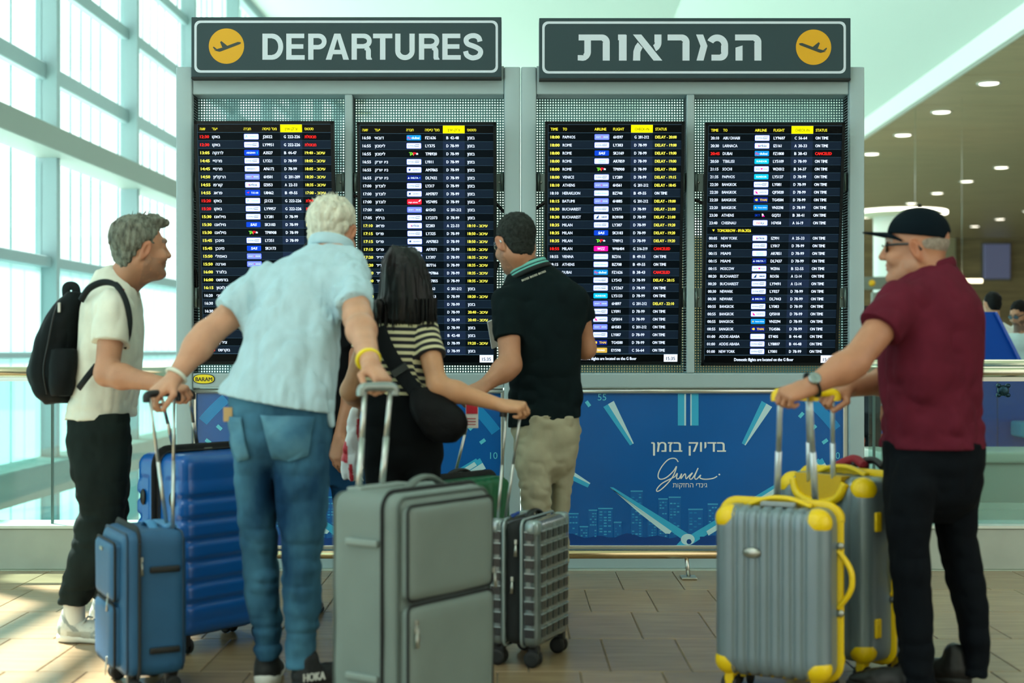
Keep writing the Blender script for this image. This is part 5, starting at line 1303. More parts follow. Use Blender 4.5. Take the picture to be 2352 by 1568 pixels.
# ------------------------------------------------------------------ people
def A(px, py, Y): return at(px, py, Y)
CLW = lambda n, c, **k: mat(n, c, .88, spec=.12, **{'var': .07, 'vscale': 14, 'bump': .25, 'bscale': 320, **k})
def leg(S):
    """leg sections with a tapered root hidden inside the hips"""
    z, x, y, w, d = S[0]; return zloft([(z + .09, x, y, w * .55, d * .5), (z + .04, x, y, w * .8, d * .75)] + S[1:] + [(z - .01, x, y, w * .95, d * .95)])
def pelvis(S):
    z, x, y, w, d = S[-1]; return zloft(S + [(z - .05, x, y, w * .72, d * .6), (z - .08, x, y, w * .4, d * .3)])
# ---- person 1: white T-shirt, black backpack, profile to the right
def person_white():
    e = place('person', 225, 5.9, 'man in white T-shirt and dark jeans with a black backpack, at the left'); Y = 5.9
    T = [sec(622, 226, 262, 5.92, .06), sec(640, 216, 298, 5.92, .11), sec(668, 204, 316, 5.92, .17), sec(710, 192, 322, 5.92, .205), sec(800, 186, 322, 5.92, .20), sec(880, 178, 319, 5.92, .19), sec(925, 162, 312, 5.92, .19), sec(968, 150, 304, 5.92, .19)]
    sh, el, wr = A(262, 708, 5.70), A(245, 858, 5.62), A(372, 882, 5.50)
    sh2, el2, wr2 = A(268, 705, 6.12), A(262, 850, 6.16), A(262, 925, 6.05)
    hc = A(324, 574, 5.9); fr = frame((.82, .57, .05))
    v = Vol((A(130, 900, 5.9).x, 5.35, .85), (A(470, 900, 5.5).x, 6.35, 1.85), .0045)
    nk = A(272, 655, 5.93)
    head_prims(v, hc, fr, 1.04, nk, .060)
    v.put(zloft(shrink(T, .04)), .03); arm_prims(v, sh, el, wr, 1.05); arm_prims(v, sh2, el2, wr2, 1.0)
    hand_prims(v, wr, (A(430, 902, 5.46) - wr), (0.1, -.45, .9), -1, (55, 70, 40), 1.0)
    hand_prims(v, wr2, (0, 0, -1), (0, -1, 0), 1, (25, 25, 20))
    build_vol(v, 'body', SKINM, e, skin_col('b27f62', hc, fr, 1.04, .30, (.13, .11, .09)))
    TEE = CLW('white_cotton', 'd9dcd0')
    garment(e, 'tshirt', TEE, [zloft(T, .004), (sleeve(sh, el, .56, .086, .076), .05), (sleeve(sh2, el2, .56, .08, .08), .05), (cone(A(262, 648, 5.92), A(290, 664, 5.92), .075, .068), .04)], .006,
            cuts=[(A(225, 962, 5.9), (.05, 0, -1))], subs=[(cone(A(292, 652, 5.92), A(330, 600, 5.92), .063, .066), .012)],
            warp=folds((.007, (9, 9, 4), 1), (.005, (22, 22, 12), 2), (.008, (12, 12, 20), 5, lambda P: np.clip((1.12 - P[:, 2]) / .15, 0, 1))))
    JE = CLW('charcoal_denim', '1b2524', var=.35, vscale=9, stretch=(1, 1, .5))
    L1 = [sec(945, 162, 296, 5.84, .105), sec(972, 153, 301, 5.84, .113), sec(1010, 151, 300, 5.83, .115), sec(1060, 158, 297, 5.82, .105), sec(1120, 173, 294, 5.80, .095), sec(1180, 178, 290, 5.80, .09), sec(1240, 164, 277, 5.80, .085), sec(1300, 149, 250, 5.81, .082), sec(1350, 137, 225, 5.82, .08), sec(1392, 127, 207, 5.83, .078)]
    L2 = [sec(945, 162, 296, 6.0, .11), sec(1020, 165, 302, 6.04, .105), sec(1120, 188, 300, 6.07, .095), sec(1190, 210, 296, 6.08, .09), sec(1250, 215, 286, 6.08, .085), sec(1300, 212, 272, 6.08, .08), sec(1375, 205, 262, 6.08, .075)]
    garment(e, 'trousers', JE, [zloft(L1), (leg(L2), .03)], .006, warp=folds((.006, (8, 8, 22), 3), (.004, (22, 22, 14), 4), (.007, (9, 9, 30), 6, lambda P: np.exp(-((P[:, 2] - .52) / .12) ** 2) + np.exp(-((P[:, 2] - .16) / .1) ** 2))))
    WS = mat('white_sneaker', 'bfc1b8', .6, attr=True, var=.12, vscale=30); SO = mat('white_rubber', 'd9d8cc', .5)
    for px, Yc in ((133, 5.84), (205, 6.1)):
        h = A(px, 1463, Yc); h.z = 0
        s = shoe(e, 'sneaker', h, (1, -.12, 0), .295, .11, .105, (WS, SO), .035, sneaker_panels)
        ac = h + Vector((.07, -.01, 0)); s2 = garment(e, 'sock', mat('white_sock', 'd8d8ce', .9), [cone(ac + Vector((0, 0, .07)), ac + Vector((0, 0, .2)), .045, .042)], .006)
        lp = Print(s, 1 / 554, 1 / 554, 0, 0); lp.text('t', 'N', 0, 0, 24, align='c', bold=.06, lift=0, skew=.2)
        lo = lp.flush({'t': mat('sneaker_grey', '8d9490', .6)}, {'t': 'side_letter'}, 3)['t']; lo.location = h + Vector((.135, -.062, .052)) - Vector(e.location); lo.rotation_euler = (-.25, 0, -.12)
        for k in range(4):
            a = h + Vector((.12 + .025 * k, -.048 + .004 * k, .085 - .012 * k)); b = a + Vector((.01, .085, .004))
            MB().tube([tuple(a - e.location), tuple((a + b) / 2 + Vector((0, 0, .014)) - e.location), tuple(b - e.location)], .004, 6).build('shoelace', mat('lace_grey', 'aab0ac', .7), s)
    # hair: short swept grey
    f, r, u = fr; H = lambda a, b, d: hc + (f * a + r * b + u * d) * 1.04; FR = [f[:], r[:], u[:]]
    HM = mat('grey_hair', '676b61', .65, spec=.25, var=.65, vscale=60, bump=.8, bscale=120, stretch=(1, 1, .35))
    hv = garment(e, 'hair', HM, [ell(H(-.028, 0, .050), (.112, .094, .103), FR), (ell(H(.055, 0, .112), (.058, .064, .036), FR), .03), (ell(H(-.07, 0, -.015), (.045, .066, .07), FR), .03), (cone(H(.10, -.03, .105), H(.10, .03, .105), .017, .017), .02)], .0045,
                 subs=[(ell(H(.085, 0, -.015), (.085, .11, .090), FR), .012), (ell(H(.03, 0, -.10), (.085, .12, .07), FR), .01), (ell(H(-.01, .085, -.01), (.022, .03, .036), FR), .006), (ell(H(-.01, -.085, -.01), (.022, .03, .036), FR), .006)],
                 warp=folds((.006, (45, 45, 22), 1), (.004, (90, 90, 40), 2)))
    tufts(e, hv, H, f, r, u, 260, 'grey_hair', 11, .035, lambda a, b: (a * .07, b * .06), .13, (.5, .0, .6))
    return e
def tufts(e, hv, H, f, r, u, n, m, seed, L, rad, top, lean):
    """loose locks standing out of the hair surface, one mesh"""
    rnd = random.Random(seed); k = MB(); loc = Vector(e.location)
    for _ in range(n):
        th = rnd.uniform(0, 6.283); rr = math.sqrt(rnd.random()); a, b = rad(math.cos(th) * rr, math.sin(th) * rr)
        p = H(a, b, 0) + u * (top * (1 - .38 * rr * rr)); d = (f * (lean[0] + rnd.gauss(0, .35)) + r * (lean[1] + rnd.gauss(0, .4)) + u * (lean[2] + rnd.gauss(0, .25))).normalized()
        l = L * rnd.uniform(.5, 1.2); q = p + d * l * .6 + u * .002; w = q + (d - u * .5).normalized() * l * .5
        k.tube([p - loc - d * .012, q - loc, w - loc], [.0035, .0025, .0006], 4, caps=False)
    o = k.build('hair_locks', MATS[m], e); o['kind'] = 'stuff'; return o
def sneaker_panels(a, z):
    c = np.tile(np.array(lin('c3c4ba')[:3]), (len(a), 1)); g = np.array(lin('8f9690')[:3]); k = np.array(lin('a6a79b')[:3])
    c[(np.abs((a - .35) * 1.2 + (z - .45) * .5) < .05) | (np.abs((a - .62) * 1.2 - (z - .5) * .5) < .04)] = g
    c[(z < .48) & (a > .2) & (a < .55)] = k; c[(a < .10) & (z < .7)] = g; c[(z < .36) & (a > .55)] = g; return c
# ---- person 2: light blue shirt, jeans, white hair, seen from behind
def person_blue():
    e = place('person', 640, 5.03, 'white-haired man in pale blue shirt and jeans, back to the viewer')
    T = [sec(556, 716, 806, 5.40, .07), sec(572, 690, 828, 5.38, .09), sec(600, 640, 838, 5.34, .115), sec(640, 606, 838, 5.29, .13), sec(690, 584, 812, 5.24, .14), sec(740, 568, 792, 5.2, .145), sec(800, 548, 788, 5.14, .145), sec(850, 528, 778, 5.1, .145), sec(905, 502, 770, 5.06, .15), sec(985, 490, 768, 5.02, .15)]
    sh, el, wr = A(612, 655, 5.30), A(474, 770, 5.18), A(402, 866, 5.08)
    sr, er, wrr = A(806, 640, 5.26), A(822, 730, 5.05), A(852, 838, 4.72)
    hc = A(764, 536, 5.56); fr = frame((.30, .93, -.22))
    v = Vol((A(320, 960, 5.0).x, 4.45, .95), (A(930, 960, 4.6).x, 5.75, 1.78), .0045)
    head_prims(v, hc, fr, 1.05, A(757, 590, 5.44), .064)
    v.put(zloft(shrink(T[:-1], .04)), .03); arm_prims(v, sh, el, wr, 1.12); arm_prims(v, sr, er, wrr, 1.12)
    hand_prims(v, wr, (A(352, 906, 5.04) - wr), (-.35, -.45, .9), -1, (48, 62, 40), 1.06, tcurl=.3)
    hand_prims(v, wrr, (A(905, 905, 4.60) - wrr), (.55, -.35, .75), 1, (55, 70, 40), 1.0)
    build_vol(v, 'body', SKINM, e, skin_col('bd8b6e', hc, fr, 1.05, 0))
    SB = CLW('pale_blue_linen', 'a9c6d2', var=.07, vscale=20, stretch=(1, 1, .3))
    lc = A(500, 902, 5.06); rc = A(768, 948, 5.06)
    sh_prims = [zloft(T, .006), (sleeve(sh, el, .66, .092, .094), .05), (sleeve(sr, er, .80, .088, .082), .05), (cone(A(742, 590, 5.42), A(786, 592, 5.44), .062, .060), .03)]
    garment(e, 'shirt', SB, sh_prims, .006, cuts=[(lc, Vector((-(rc - lc).z, 0, (rc - lc).x)) * -1)], subs=[(cone(A(762, 560, 5.47), A(764, 520, 5.54), .058, .066), .01)],
            warp=folds((.014, (8, 8, 2.6), 1), (.009, (17, 17, 6), 2), (.005, (34, 34, 16), 3), (.010, (18, 18, 18), 8, lambda P: np.exp(-((P[:, 2] - 1.42) / .1) ** 2) * (P[:, 0] > A(745, 0, 5.2).x))))
    ax = Vector((.12, .35, 1)).normalized(); q = ax.to_track_quat('Z', 'Y'); cc = A(760, 566, 5.44) - Vector(e.location)
    MB().tube([cc + q @ Vector((math.cos(t) * .082, math.sin(t) * .084, 0)) for t in [k * math.pi / 16 for k in range(33)]], [(.007, .024)] * 33, 10, caps=False, flat=tuple(ax)).build('collar', SB, e)
    garment(e, 'shirt_tail', SB, [cone(A(748, 930, 5.02), A(762, 975, 5.02), .03, .012)], .006)
    JE = CLW('washed_denim', '0d2f4e', var=.74, vscale=4.5, stretch=(1, 1, .45), col2='44748e')
    PV = [sec(895, 520, 768, 5.06, .13), sec(950, 524, 768, 5.05, .14), sec(1005, 528, 766, 5.04, .135), sec(1040, 532, 764, 5.04, .115)]
    LL = [sec(1000, 529, 645, 5.04, .115), sec(1080, 534, 636, 5.05, .10), sec(1160, 543, 636, 5.06, .088), sec(1250, 548, 643, 5.07, .084), sec(1330, 553, 645, 5.08, .082), sec(1400, 565, 647, 5.08, .078), sec(1450, 580, 650, 5.08, .07), sec(1512, 584, 652, 5.08, .072)]
    LR = [sec(1000, 630, 766, 5.02, .115), sec(1080, 625, 761, 5.01, .10), sec(1160, 632, 757, 5.0, .09), sec(1250, 640, 748, 4.99, .085), sec(1330, 643, 745, 4.99, .083), sec(1420, 648, 738, 4.99, .078), sec(1480, 652, 728, 4.99, .07), sec(1536, 652, 732, 4.99, .074)]
    wk = lambda z0, wz: (lambda P: np.exp(-((P[:, 2] - z0) / wz) ** 2))
    jn = garment(e, 'jeans', JE, [pelvis(PV), (leg(LL), .025), (leg(LR), .012)], .006,
                 warp=folds((.006, (8, 8, 14), 3), (.004, (24, 24, 20), 4), (.011, (8, 8, 26), 6, wk(.46, .1)), (.012, (7, 7, 30), 7, wk(.12, .12)), (.006, (12, 12, 14), 9, wk(.9, .12))))
    # back pockets, belt and a folded paper
    def patch(name, pts, m, lift=.002, par=None):
        loc = Vector(e.location); me = bpy.data.objects
        bm = bmesh.new(); P = [A(x, y, 4.93) for x, y in pts]
        vs = [bm.verts.new(p - loc) for p in P]; bm.faces.new(vs); bmesh.ops.subdivide_edges(bm, edges=bm.edges[:], cuts=6, use_grid_fill=True)
        bmesh.ops.triangulate(bm, faces=bm.faces[:]); md = bpy.data.meshes.new(name); bm.to_mesh(md); bm.free()
        o = link(name, md, m, par or e, True)
        w = o.modifiers.new('w', 'SHRINKWRAP'); w.target = jn; w.wrap_method = 'PROJECT'; w.use_project_y = True; w.use_positive_direction = True; w.use_negative_direction = True; w.offset = lift; w.wrap_mode = 'ABOVE_SURFACE'
        sdf = o.modifiers.new('s', 'SOLIDIFY'); sdf.thickness = .003
        return o
    PK = CLW('denim_pocket', '1f4f70', var=.6, vscale=7, col2='5f90a6'); ST = mat('seam_thread', '3a4a50', .8)
    patch('back_pocket', [(600, 953), (718, 958), (708, 1046), (668, 1060), (625, 1050)], PK, .008)
    patch('back_pocket', [(516, 958), (556, 958), (572, 1050), (545, 1062)], PK, .008)
    k = MB()
    k.bbox(-.016, .016, -.006, .006, 0, .05, .002).build('folded_paper', mat('kraft_paper', 'b99a6a', .8), e, loc=A(524, 968, 4.98) - Vector(e.location))
    for px, Yc, dr, L in ((612, 5.13, (.0, 1, 0), .28), (690, 5.0, (.45, .9, 0), .29)):
        pass
    BK = mat('black_knit', '0d1215', .7, var=.2, vscale=40); WSO = mat('white_foam_sole', 'c9cac4', .6); BSO = mat('black_sole', '14181a', .6)
    h = A(612, 1565, 5.02); h.z = 0; h.y = 5.02; s1 = shoe(e, 'running_shoe', h, (-.1, 1, 0), .29, .105, .105, (BK, WSO), .05)
    h2 = A(676, 1575, 4.93); h2.z = 0; h2.y = 4.93; s2 = shoe(e, 'running_shoe', h2, (.62, .75, 0), .30, .11, .105, (BK, BSO), .045)
    P = Print(s2, 1 / 650, 1 / 650, 0, 0); P.text('t', 'HOKA', 0, 0, 26, width=52, align='c', bold=.05, lift=0)
    o = P.flush({'t': mat('shoe_white_print', 'd8dcd8', .6)}, {'t': 'shoe_lettering'}, 3)['t']
    o.location = A(722, 1553, 4.90) - Vector(e.location); o.rotation_euler = (0, 0, .55); o['kind'] = 'stuff'
    # white hair
    f, r, u = fr; H = lambda a, b, d: hc + (f * a + r * b + u * d) * 1.05; FR = [f[:], r[:], u[:]]
    HM = mat('white_hair', 'c6c6b6', .6, var=.22, vscale=50, bump=.8, bscale=110, stretch=(1, 1, .35))
    hv = garment(e, 'hair', HM, [ell(H(-.024, 0, .045), (.112, .100, .104), FR), (ell(H(-.06, 0, -.03), (.056, .078, .075), FR), .03), (ell(H(.03, 0, .10), (.06, .06, .045), FR), .03)], .0045,
                 subs=[(ell(H(.10, 0, -.03), (.085, .11, .095), FR), .012), (ell(H(-.008, .085, -.01), (.026, .03, .038), FR), .006), (ell(H(-.008, -.085, -.01), (.026, .03, .038), FR), .006)],
                 warp=folds((.007, (40, 40, 25), 1), (.004, (85, 85, 45), 2)))
    tufts(e, hv, H, f, r, u, 200, 'white_hair', 5, .03, lambda a, b: (a * .08 - .02, b * .07), .128, (-.3, -.2, .6))
    # bracelets
    def band(px, py, Y, ax, R, r, m, name):
        ax = Vector(ax).normalized(); a = ax.orthogonal().normalized(); b = ax.cross(a); c = A(px, py, Y) - Vector(e.location)
        MB().tube([tuple(c + (a * math.cos(t) + b * math.sin(t)) * R) for t in [k * math.pi / 14 for k in range(29)]], r, 8, caps=False).build(name, m, e)
    band(405, 862, 5.085, wr - el, .037, .0075, mat('white_silicone', 'd3d8cc', .5), 'white_wristband')
    band(846, 826, 4.76, wrr - er, .036, .008, mat('yellow_silicone', 'e6cf14', .45), 'yellow_wristband')
    return e
# ---- person 3: woman with long black hair and a striped top
def person_stripes():
    e = place('person', 925, 5.6, 'black-haired woman in black and cream striped top with a black shoulder bag')
    T = [sec(705, 895, 965, 5.62, .05), sec(722, 862, 990, 5.62, .085), sec(760, 842, 996, 5.61, .105), sec(810, 836, 988, 5.6, .11), sec(860, 836, 990, 5.6, .11), sec(912, 836, 1004, 5.6, .12)]
    sh, el, wr = A(972, 748, 5.58), A(1006, 888, 5.46), A(1150, 930, 5.44)
    sl, ll, wl = A(858, 752, 5.6), A(806, 898, 5.62), A(842, 935, 5.85)
    hc = A(925, 646, 5.62); fr = frame((-.05, 1, .06))
    v = Vol((A(760, 900, 5.6).x, 5.25, .85), (A(1230, 900, 5.4).x, 6.05, 1.62), .0045)
    head_prims(v, hc, fr, .95, A(927, 720, 5.62), .05)
    v.put(zloft(shrink(T, .04)), .03); arm_prims(v, sh, el, wr, .88); arm_prims(v, sl, ll, wl, .88)
    hand_prims(v, wr, (A(1206, 934, 5.42) - wr), (.1, -.35, .9), -1, (62, 70, 40), .92, tcurl=.5)
    hand_prims(v, wl, (0.3, .9, -.2), (0, 0, 1), 1, (40, 40, 30), .9)
    build_vol(v, 'body', SKINM, e, skin_col('bd8a66', hc, fr, .95))
    m = mat('striped_jersey', 'd0cca4', .85, sheen=.1, bump=.2, bscale=300); N, L = m.node_tree.nodes, m.node_tree.links
    at_ = N.new('ShaderNodeAttribute'); at_.attribute_name = 'stripe'
    mm = N.new('ShaderNodeMath'); mm.operation = 'FRACT'; L.new(at_.outputs['Fac'], mm.inputs[0])
    rp = N.new('ShaderNodeValToRGB'); rp.color_ramp.interpolation = 'LINEAR'; el_ = rp.color_ramp.elements
    el_[0].position = .0; el_[0].color = lin('0a0e1c'); el_[1].position = .48; el_[1].color = lin('0a0e1c')
    for p, c in ((.54, 'c9c6a0'), (.94, 'c9c6a0'), (1.0, '0a0e1c')): x = el_.new(p); x.color = lin(c)
    L.new(mm.outputs[0], rp.inputs[0]); L.new(rp.outputs[0], N['Principled BSDF'].inputs['Base Color'])
    pitch = .0262
    def stripe(P):
        out = P[:, 2] / pitch + P[:, 0] * 1.0
        for s_, e_ in ((sh, el), (sl, ll)):
            s_, e_ = V3(s_), V3(e_); ax = (e_ - s_); L_ = np.linalg.norm(ax); ax /= L_
            q = P - s_; t = q @ ax; rad = np.linalg.norm(q - t[:, None] * ax, axis=1)
            on = (rad < .072) & (t > -.015) & (np.abs(P[:, 0] - s_[0]) < .14) & ((P[:, 0] - s_[0]) * np.sign(s_[0] - hc.x) > -.015 - t * .15)
            out[on] = (-t[on] + s_[2]) / pitch + .3
        return out
    garment(e, 'striped_top', m, [zloft(T, .004), (sleeve(sh, el, .52, .060, .064), .03), (sleeve(sl, ll, .40, .060, .062), .03)], .005, cuts=[(A(920, 908, 5.6), (0, 0, -1))], warp=folds((.004, (10, 10, 10), 1), (.003, (22, 22, 18), 2)), attrs={'stripe': stripe})
    BT = CLW('black_trouser_cloth', '0b1013', var=.2)
    PV = [sec(893, 838, 1002, 5.6, .12), sec(950, 832, 1014, 5.6, .135), sec(1010, 830, 1020, 5.6, .14), sec(1060, 832, 1020, 5.6, .12)]
    LL = [sec(1040, 832, 935, 5.6, .11), sec(1200, 848, 925, 5.6, .085), sec(1340, 855, 915, 5.6, .07), sec(1478, 858, 915, 5.6, .065)]
    LR = [sec(1040, 920, 1020, 5.6, .11), sec(1200, 935, 1010, 5.6, .085), sec(1340, 940, 1000, 5.6, .07), sec(1478, 942, 998, 5.6, .065)]
    garment(e, 'trousers', BT, [pelvis(PV), (leg(LL), .03), (leg(LR), .015)], .007, warp=folds((.006, (9, 9, 14), 3)))
    for px in (886, 970):
        h = A(px, 1495, 5.56); h.z = 0; h.y = 5.54; shoe(e, 'shoe', h, (0, 1, 0), .24, .09, .08, (mat('black_leather', '0c0f10', .4), mat('dark_sole', '15181a', .6)), .025)
    # hair
    HM = mat('black_hair', '03070a', .42, var=.4, vscale=40, stretch=(1, 1, .06), bump=.6, bscale=90, spec=.3)
    S = [sec(563, 900, 950, 5.63, .075), sec(574, 886, 966, 5.63, .105), sec(605, 872, 983, 5.62, .125), sec(650, 866, 993, 5.61, .12), sec(700, 860, 1001, 5.60, .115), sec(735, 856, 1006, 5.59, .10), sec(765, 858, 1004, 5.585, .085)]
    b0, b1 = A(880, 762, 5.55), A(1003, 738, 5.55)
    lock = (cone(A(866, 700, 5.52), A(868, 752, 5.52), .035, .018), .03)
    garment(e, 'hair', HM, [zloft(S, pw=2.1), lock], .0045, cuts=[(A(950, 745, 5.55), (-.12, 0, -1), .01)], subs=[(ell(hc + Vector((0, .16, -.06)), (.065, .08, .13)), .02)],
            warp=folds((.010, (26, 26, 2.0), 1), (.005, (70, 70, 3.5), 2), (.003, (120, 120, 6), 3)))
    # tips of the hair
    rnd = random.Random(3); k = MB(); loc = Vector(e.location)
    for i in range(150):
        t = rnd.random(); px = 858 + 148 * t; y0 = 742 - 8 * t + (10 if t < .25 else 0); yy = rnd.uniform(5.50, 5.57)
        p = A(px, y0 - 50, yy); q = A(px + rnd.uniform(-5, 5), y0 + rnd.uniform(2, 22), yy)
        k.tube([p - loc, (p + q) / 2 - loc + Vector((0, -.004, 0)), q - loc], [.005, .004, .0008], 4, caps=False)
    o = k.build('hair_locks', HM, e); o['kind'] = 'stuff'
    return e
def shoulder_bag():
    c = A(1005, 950, 5.42); e = empty('shoulder_bag', (c.x, 5.42, A(0, 1015, 5.42).z), 'slouchy black shoulder bag with wide strap on the woman in stripes', 'bag')
    LB = mat('black_bag_leather', '06090c', .6, spec=.15, bump=.3, bscale=80, var=.2)
    S = [sec(885, 945, 990, 5.47, .03), sec(920, 935, 1045, 5.43, .05), sec(955, 945, 1076, 5.42, .06), sec(985, 960, 1080, 5.42, .062), sec(1010, 985, 1060, 5.42, .05), sec(1020, 1005, 1040, 5.42, .03)]
    b = garment(e, 'bag_body', LB, [zloft(S)], .006, warp=folds((.006, (12, 12, 8), 1), (.003, (30, 30, 20), 2)))
    b.data.transform(Matrix.Translation((0, 0, 0)))
    loc = Vector(e.location)
    pts = [A(868, 752, 5.485), A(885, 795, 5.478), A(905, 832, 5.475), A(930, 868, 5.465), A(955, 900, 5.45), A(975, 935, 5.40)]
    MB().tube([p - loc for p in spline(pts, 5)], [(.030, .004)] * 26, 8, flat=(0, -1, 0)).build('strap', mat('strap_webbing', '0b1216', .7, spec=.15, bump=.3, bscale=200), e)
    q = A(918, 850, 5.463) - loc; q = Vector(q)
    k = MB(); k.bbox(-.034, .034, -.006, .0, -.016, .016, .003); k2 = k.build('buckle', mat('dark_buckle', '30393b', .3, .8), e, loc=q); k2.rotation_euler = (0, -.55, 0)
    return e
# ---- person 4: black polo with aqua collar
def person_polo():
    e = place('person', 1245, 6.26, 'man in black polo with aqua striped collar and beige trousers')
    T = [sec(602, 1188, 1258, 6.28, .06), sec(622, 1168, 1292, 6.28, .095), sec(650, 1150, 1328, 6.28, .12), sec(690, 1143, 1348, 6.27, .13), sec(760, 1150, 1342, 6.27, .135), sec(840, 1160, 1338, 6.27, .135), sec(920, 1162, 1338, 6.27, .135), sec(1000, 1163, 1339, 6.27, .135)]
    sh, el, wr = A(1164, 692, 6.2), A(1172, 838, 6.08), A(1112, 886, 6.0)
    sr, er, wrr = A(1322, 690, 6.3), A(1344, 800, 6.36), A(1222, 800, 6.60)
    hc = A(1184, 560, 6.26); fr = frame((-.42, .88, -.20))
    v = Vol((A(1040, 900, 6).x, 5.85, .9), (A(1400, 900, 6.3).x, 6.85, 1.82), .0045)
    head_prims(v, hc, fr, 1.02, A(1216, 636, 6.29), .056)
    v.put(zloft(shrink(T, .04)), .03); arm_prims(v, sh, el, wr, 1.05); arm_prims(v, sr, er, wrr, 1.05)
    hand_prims(v, wr, (A(1078, 900, 5.97) - wr), (-.2, -.5, .85), -1, (55, 65, 40), 1.0)
    hand_prims(v, wrr, (-.95, .05, .3), (.2, -.9, -.1), 1, (30, 50, 40), 1.0)
    build_vol(v, 'body', SKINM, e, skin_col('b07c5e', hc, fr, 1.02, .3))
    BP = CLW('black_pique', '0b191c', var=.12)
    lc, rc = A(1163, 984, 6.2), A(1338, 958, 6.2)
    garment(e, 'polo_shirt', BP, [zloft(T, .004), (sleeve(sh, el, .63, .078, .070), .05), (sleeve(sr, er, .45, .076, .074), .05)], .006, cuts=[(lc, Vector((-(rc - lc).z, 0, (rc - lc).x)) * -1)],
            subs=[(cone(A(1208, 612, 6.3), A(1196, 570, 6.28), .062, .066), .01)], warp=folds((.011, (8, 8, 5), 1), (.006, (20, 20, 12), 2), (.011, (12, 12, 16), 4, lambda P: np.exp(-((P[:, 2] - 1.0) / .12) ** 2))))
    # collar: three stacked stripes
    loc = Vector(e.location); c = A(1217, 624, 6.265) - loc
    ax = Vector((-.42, .10, 1)).normalized()
    for i, (h0, h1, cc, nm) in enumerate(((-.012, .006, '0c1a1c', 'collar_edge'), (.004, .014, '62b8b0', 'collar_stripe'), (.013, .019, '0c2a30', 'collar_line'), (.018, .032, '6cc0b6', 'collar_stripe'), (.031, .037, '0c2024', 'collar_line'))):
        ring = []
        for k in range(33):
            t = k * math.pi / 16; ring.append(Vector((math.cos(t) * (.090 - .4 * (h0 + h1) / 2), math.sin(t) * (.094 - .4 * (h0 + h1) / 2), 0)))
        q = ax.to_track_quat('Z', 'Y'); hh = (h1 - h0) / 2
        MB().tube([c + q @ (p + Vector((0, 0, (h0 + h1) / 2))) for p in ring], [(.004, hh + .001)] * 33, 8, caps=False, flat=tuple(ax)).build(nm, mat('collar_' + cc, cc, .8), e)
    PT = Print(e, 1 / 520, 1 / 520, 0, 0); PT.text('t', 'BOSS BOSS BOSS', 0, 0, 6, width=58, align='c', bold=.04, lift=0)
    o = PT.flush({'t': mat('collar_print', 'd0d4c4', .7)}, {'t': 'collar_lettering'}, 2)['t']; o['kind'] = 'stuff'; o.location = A(1226, 633, 6.155) - loc; o.rotation_euler = (0, -.38, .1)
    KH = CLW('beige_cotton', 'a39f88', var=.1)
    PV = [sec(950, 1168, 1336, 6.27, .135), sec(1000, 1172, 1336, 6.27, .14), sec(1050, 1178, 1328, 6.27, .125), sec(1070, 1180, 1325, 6.27, .12)]
    LL = [sec(1040, 1178, 1276, 6.22, .12), sec(1120, 1188, 1272, 6.2, .10), sec(1180, 1198, 1270, 6.2, .09), sec(1290, 1205, 1262, 6.2, .08), sec(1418, 1206, 1262, 6.2, .075)]
    LR = [sec(1040, 1258, 1328, 6.32, .12), sec(1120, 1260, 1319, 6.32, .10), sec(1180, 1263, 1311, 6.32, .09), sec(1290, 1262, 1308, 6.32, .08), sec(1408, 1260, 1306, 6.32, .07)]
    garment(e, 'trousers', KH, [pelvis(PV), (leg(LL), .03), (leg(LR), .015)], .006, warp=folds((.009, (10, 10, 12), 3), (.006, (18, 18, 26), 4)))
    BR = mat('brown_shoe', '5a3a22', .45)
    for px, Yc in ((1232, 6.2), (1284, 6.32)):
        h = A(px, 1420, Yc); h.z = 0; h.y = Yc - .05; shoe(e, 'shoe', h, (-.2, 1, 0), .28, .1, .09, (BR, mat('dark_sole', '15181a', .6)), .025)
    f, r, u = fr; H = lambda a, b, d: hc + (f * a + r * b + u * d) * 1.02; FR = [f[:], r[:], u[:]]
    HM = mat('cropped_grey_hair', '262b29', .8, spec=.15, var=.45, vscale=70, bump=.9, bscale=180)
    garment(e, 'hair', HM, [ell(H(-.016, 0, .046), (.106, .086, .094), FR), (ell(H(-.058, 0, -.02), (.044, .062, .065), FR), .025), (ell(H(.03, 0, .098), (.06, .055, .035), FR), .02)], .0045,
            subs=[(ell(H(.10, 0, -.01), (.075, .11, .085), FR), .01), (ell(H(.0, 0, -.135), (.16, .12, .075), FR), .008), (ell(H(-.008, .085, -.008), (.024, .03, .036), FR), .006), (ell(H(-.008, -.085, -.008), (.024, .03, .036), FR), .006)], warp=folds((.004, (90, 90, 90), 1)))
    glasses(e, hc, fr, 1.02, mat('clear_lens', '4a6068', .1), mat('silver_temple', 'b9c4c8', .25, .9))
    return e
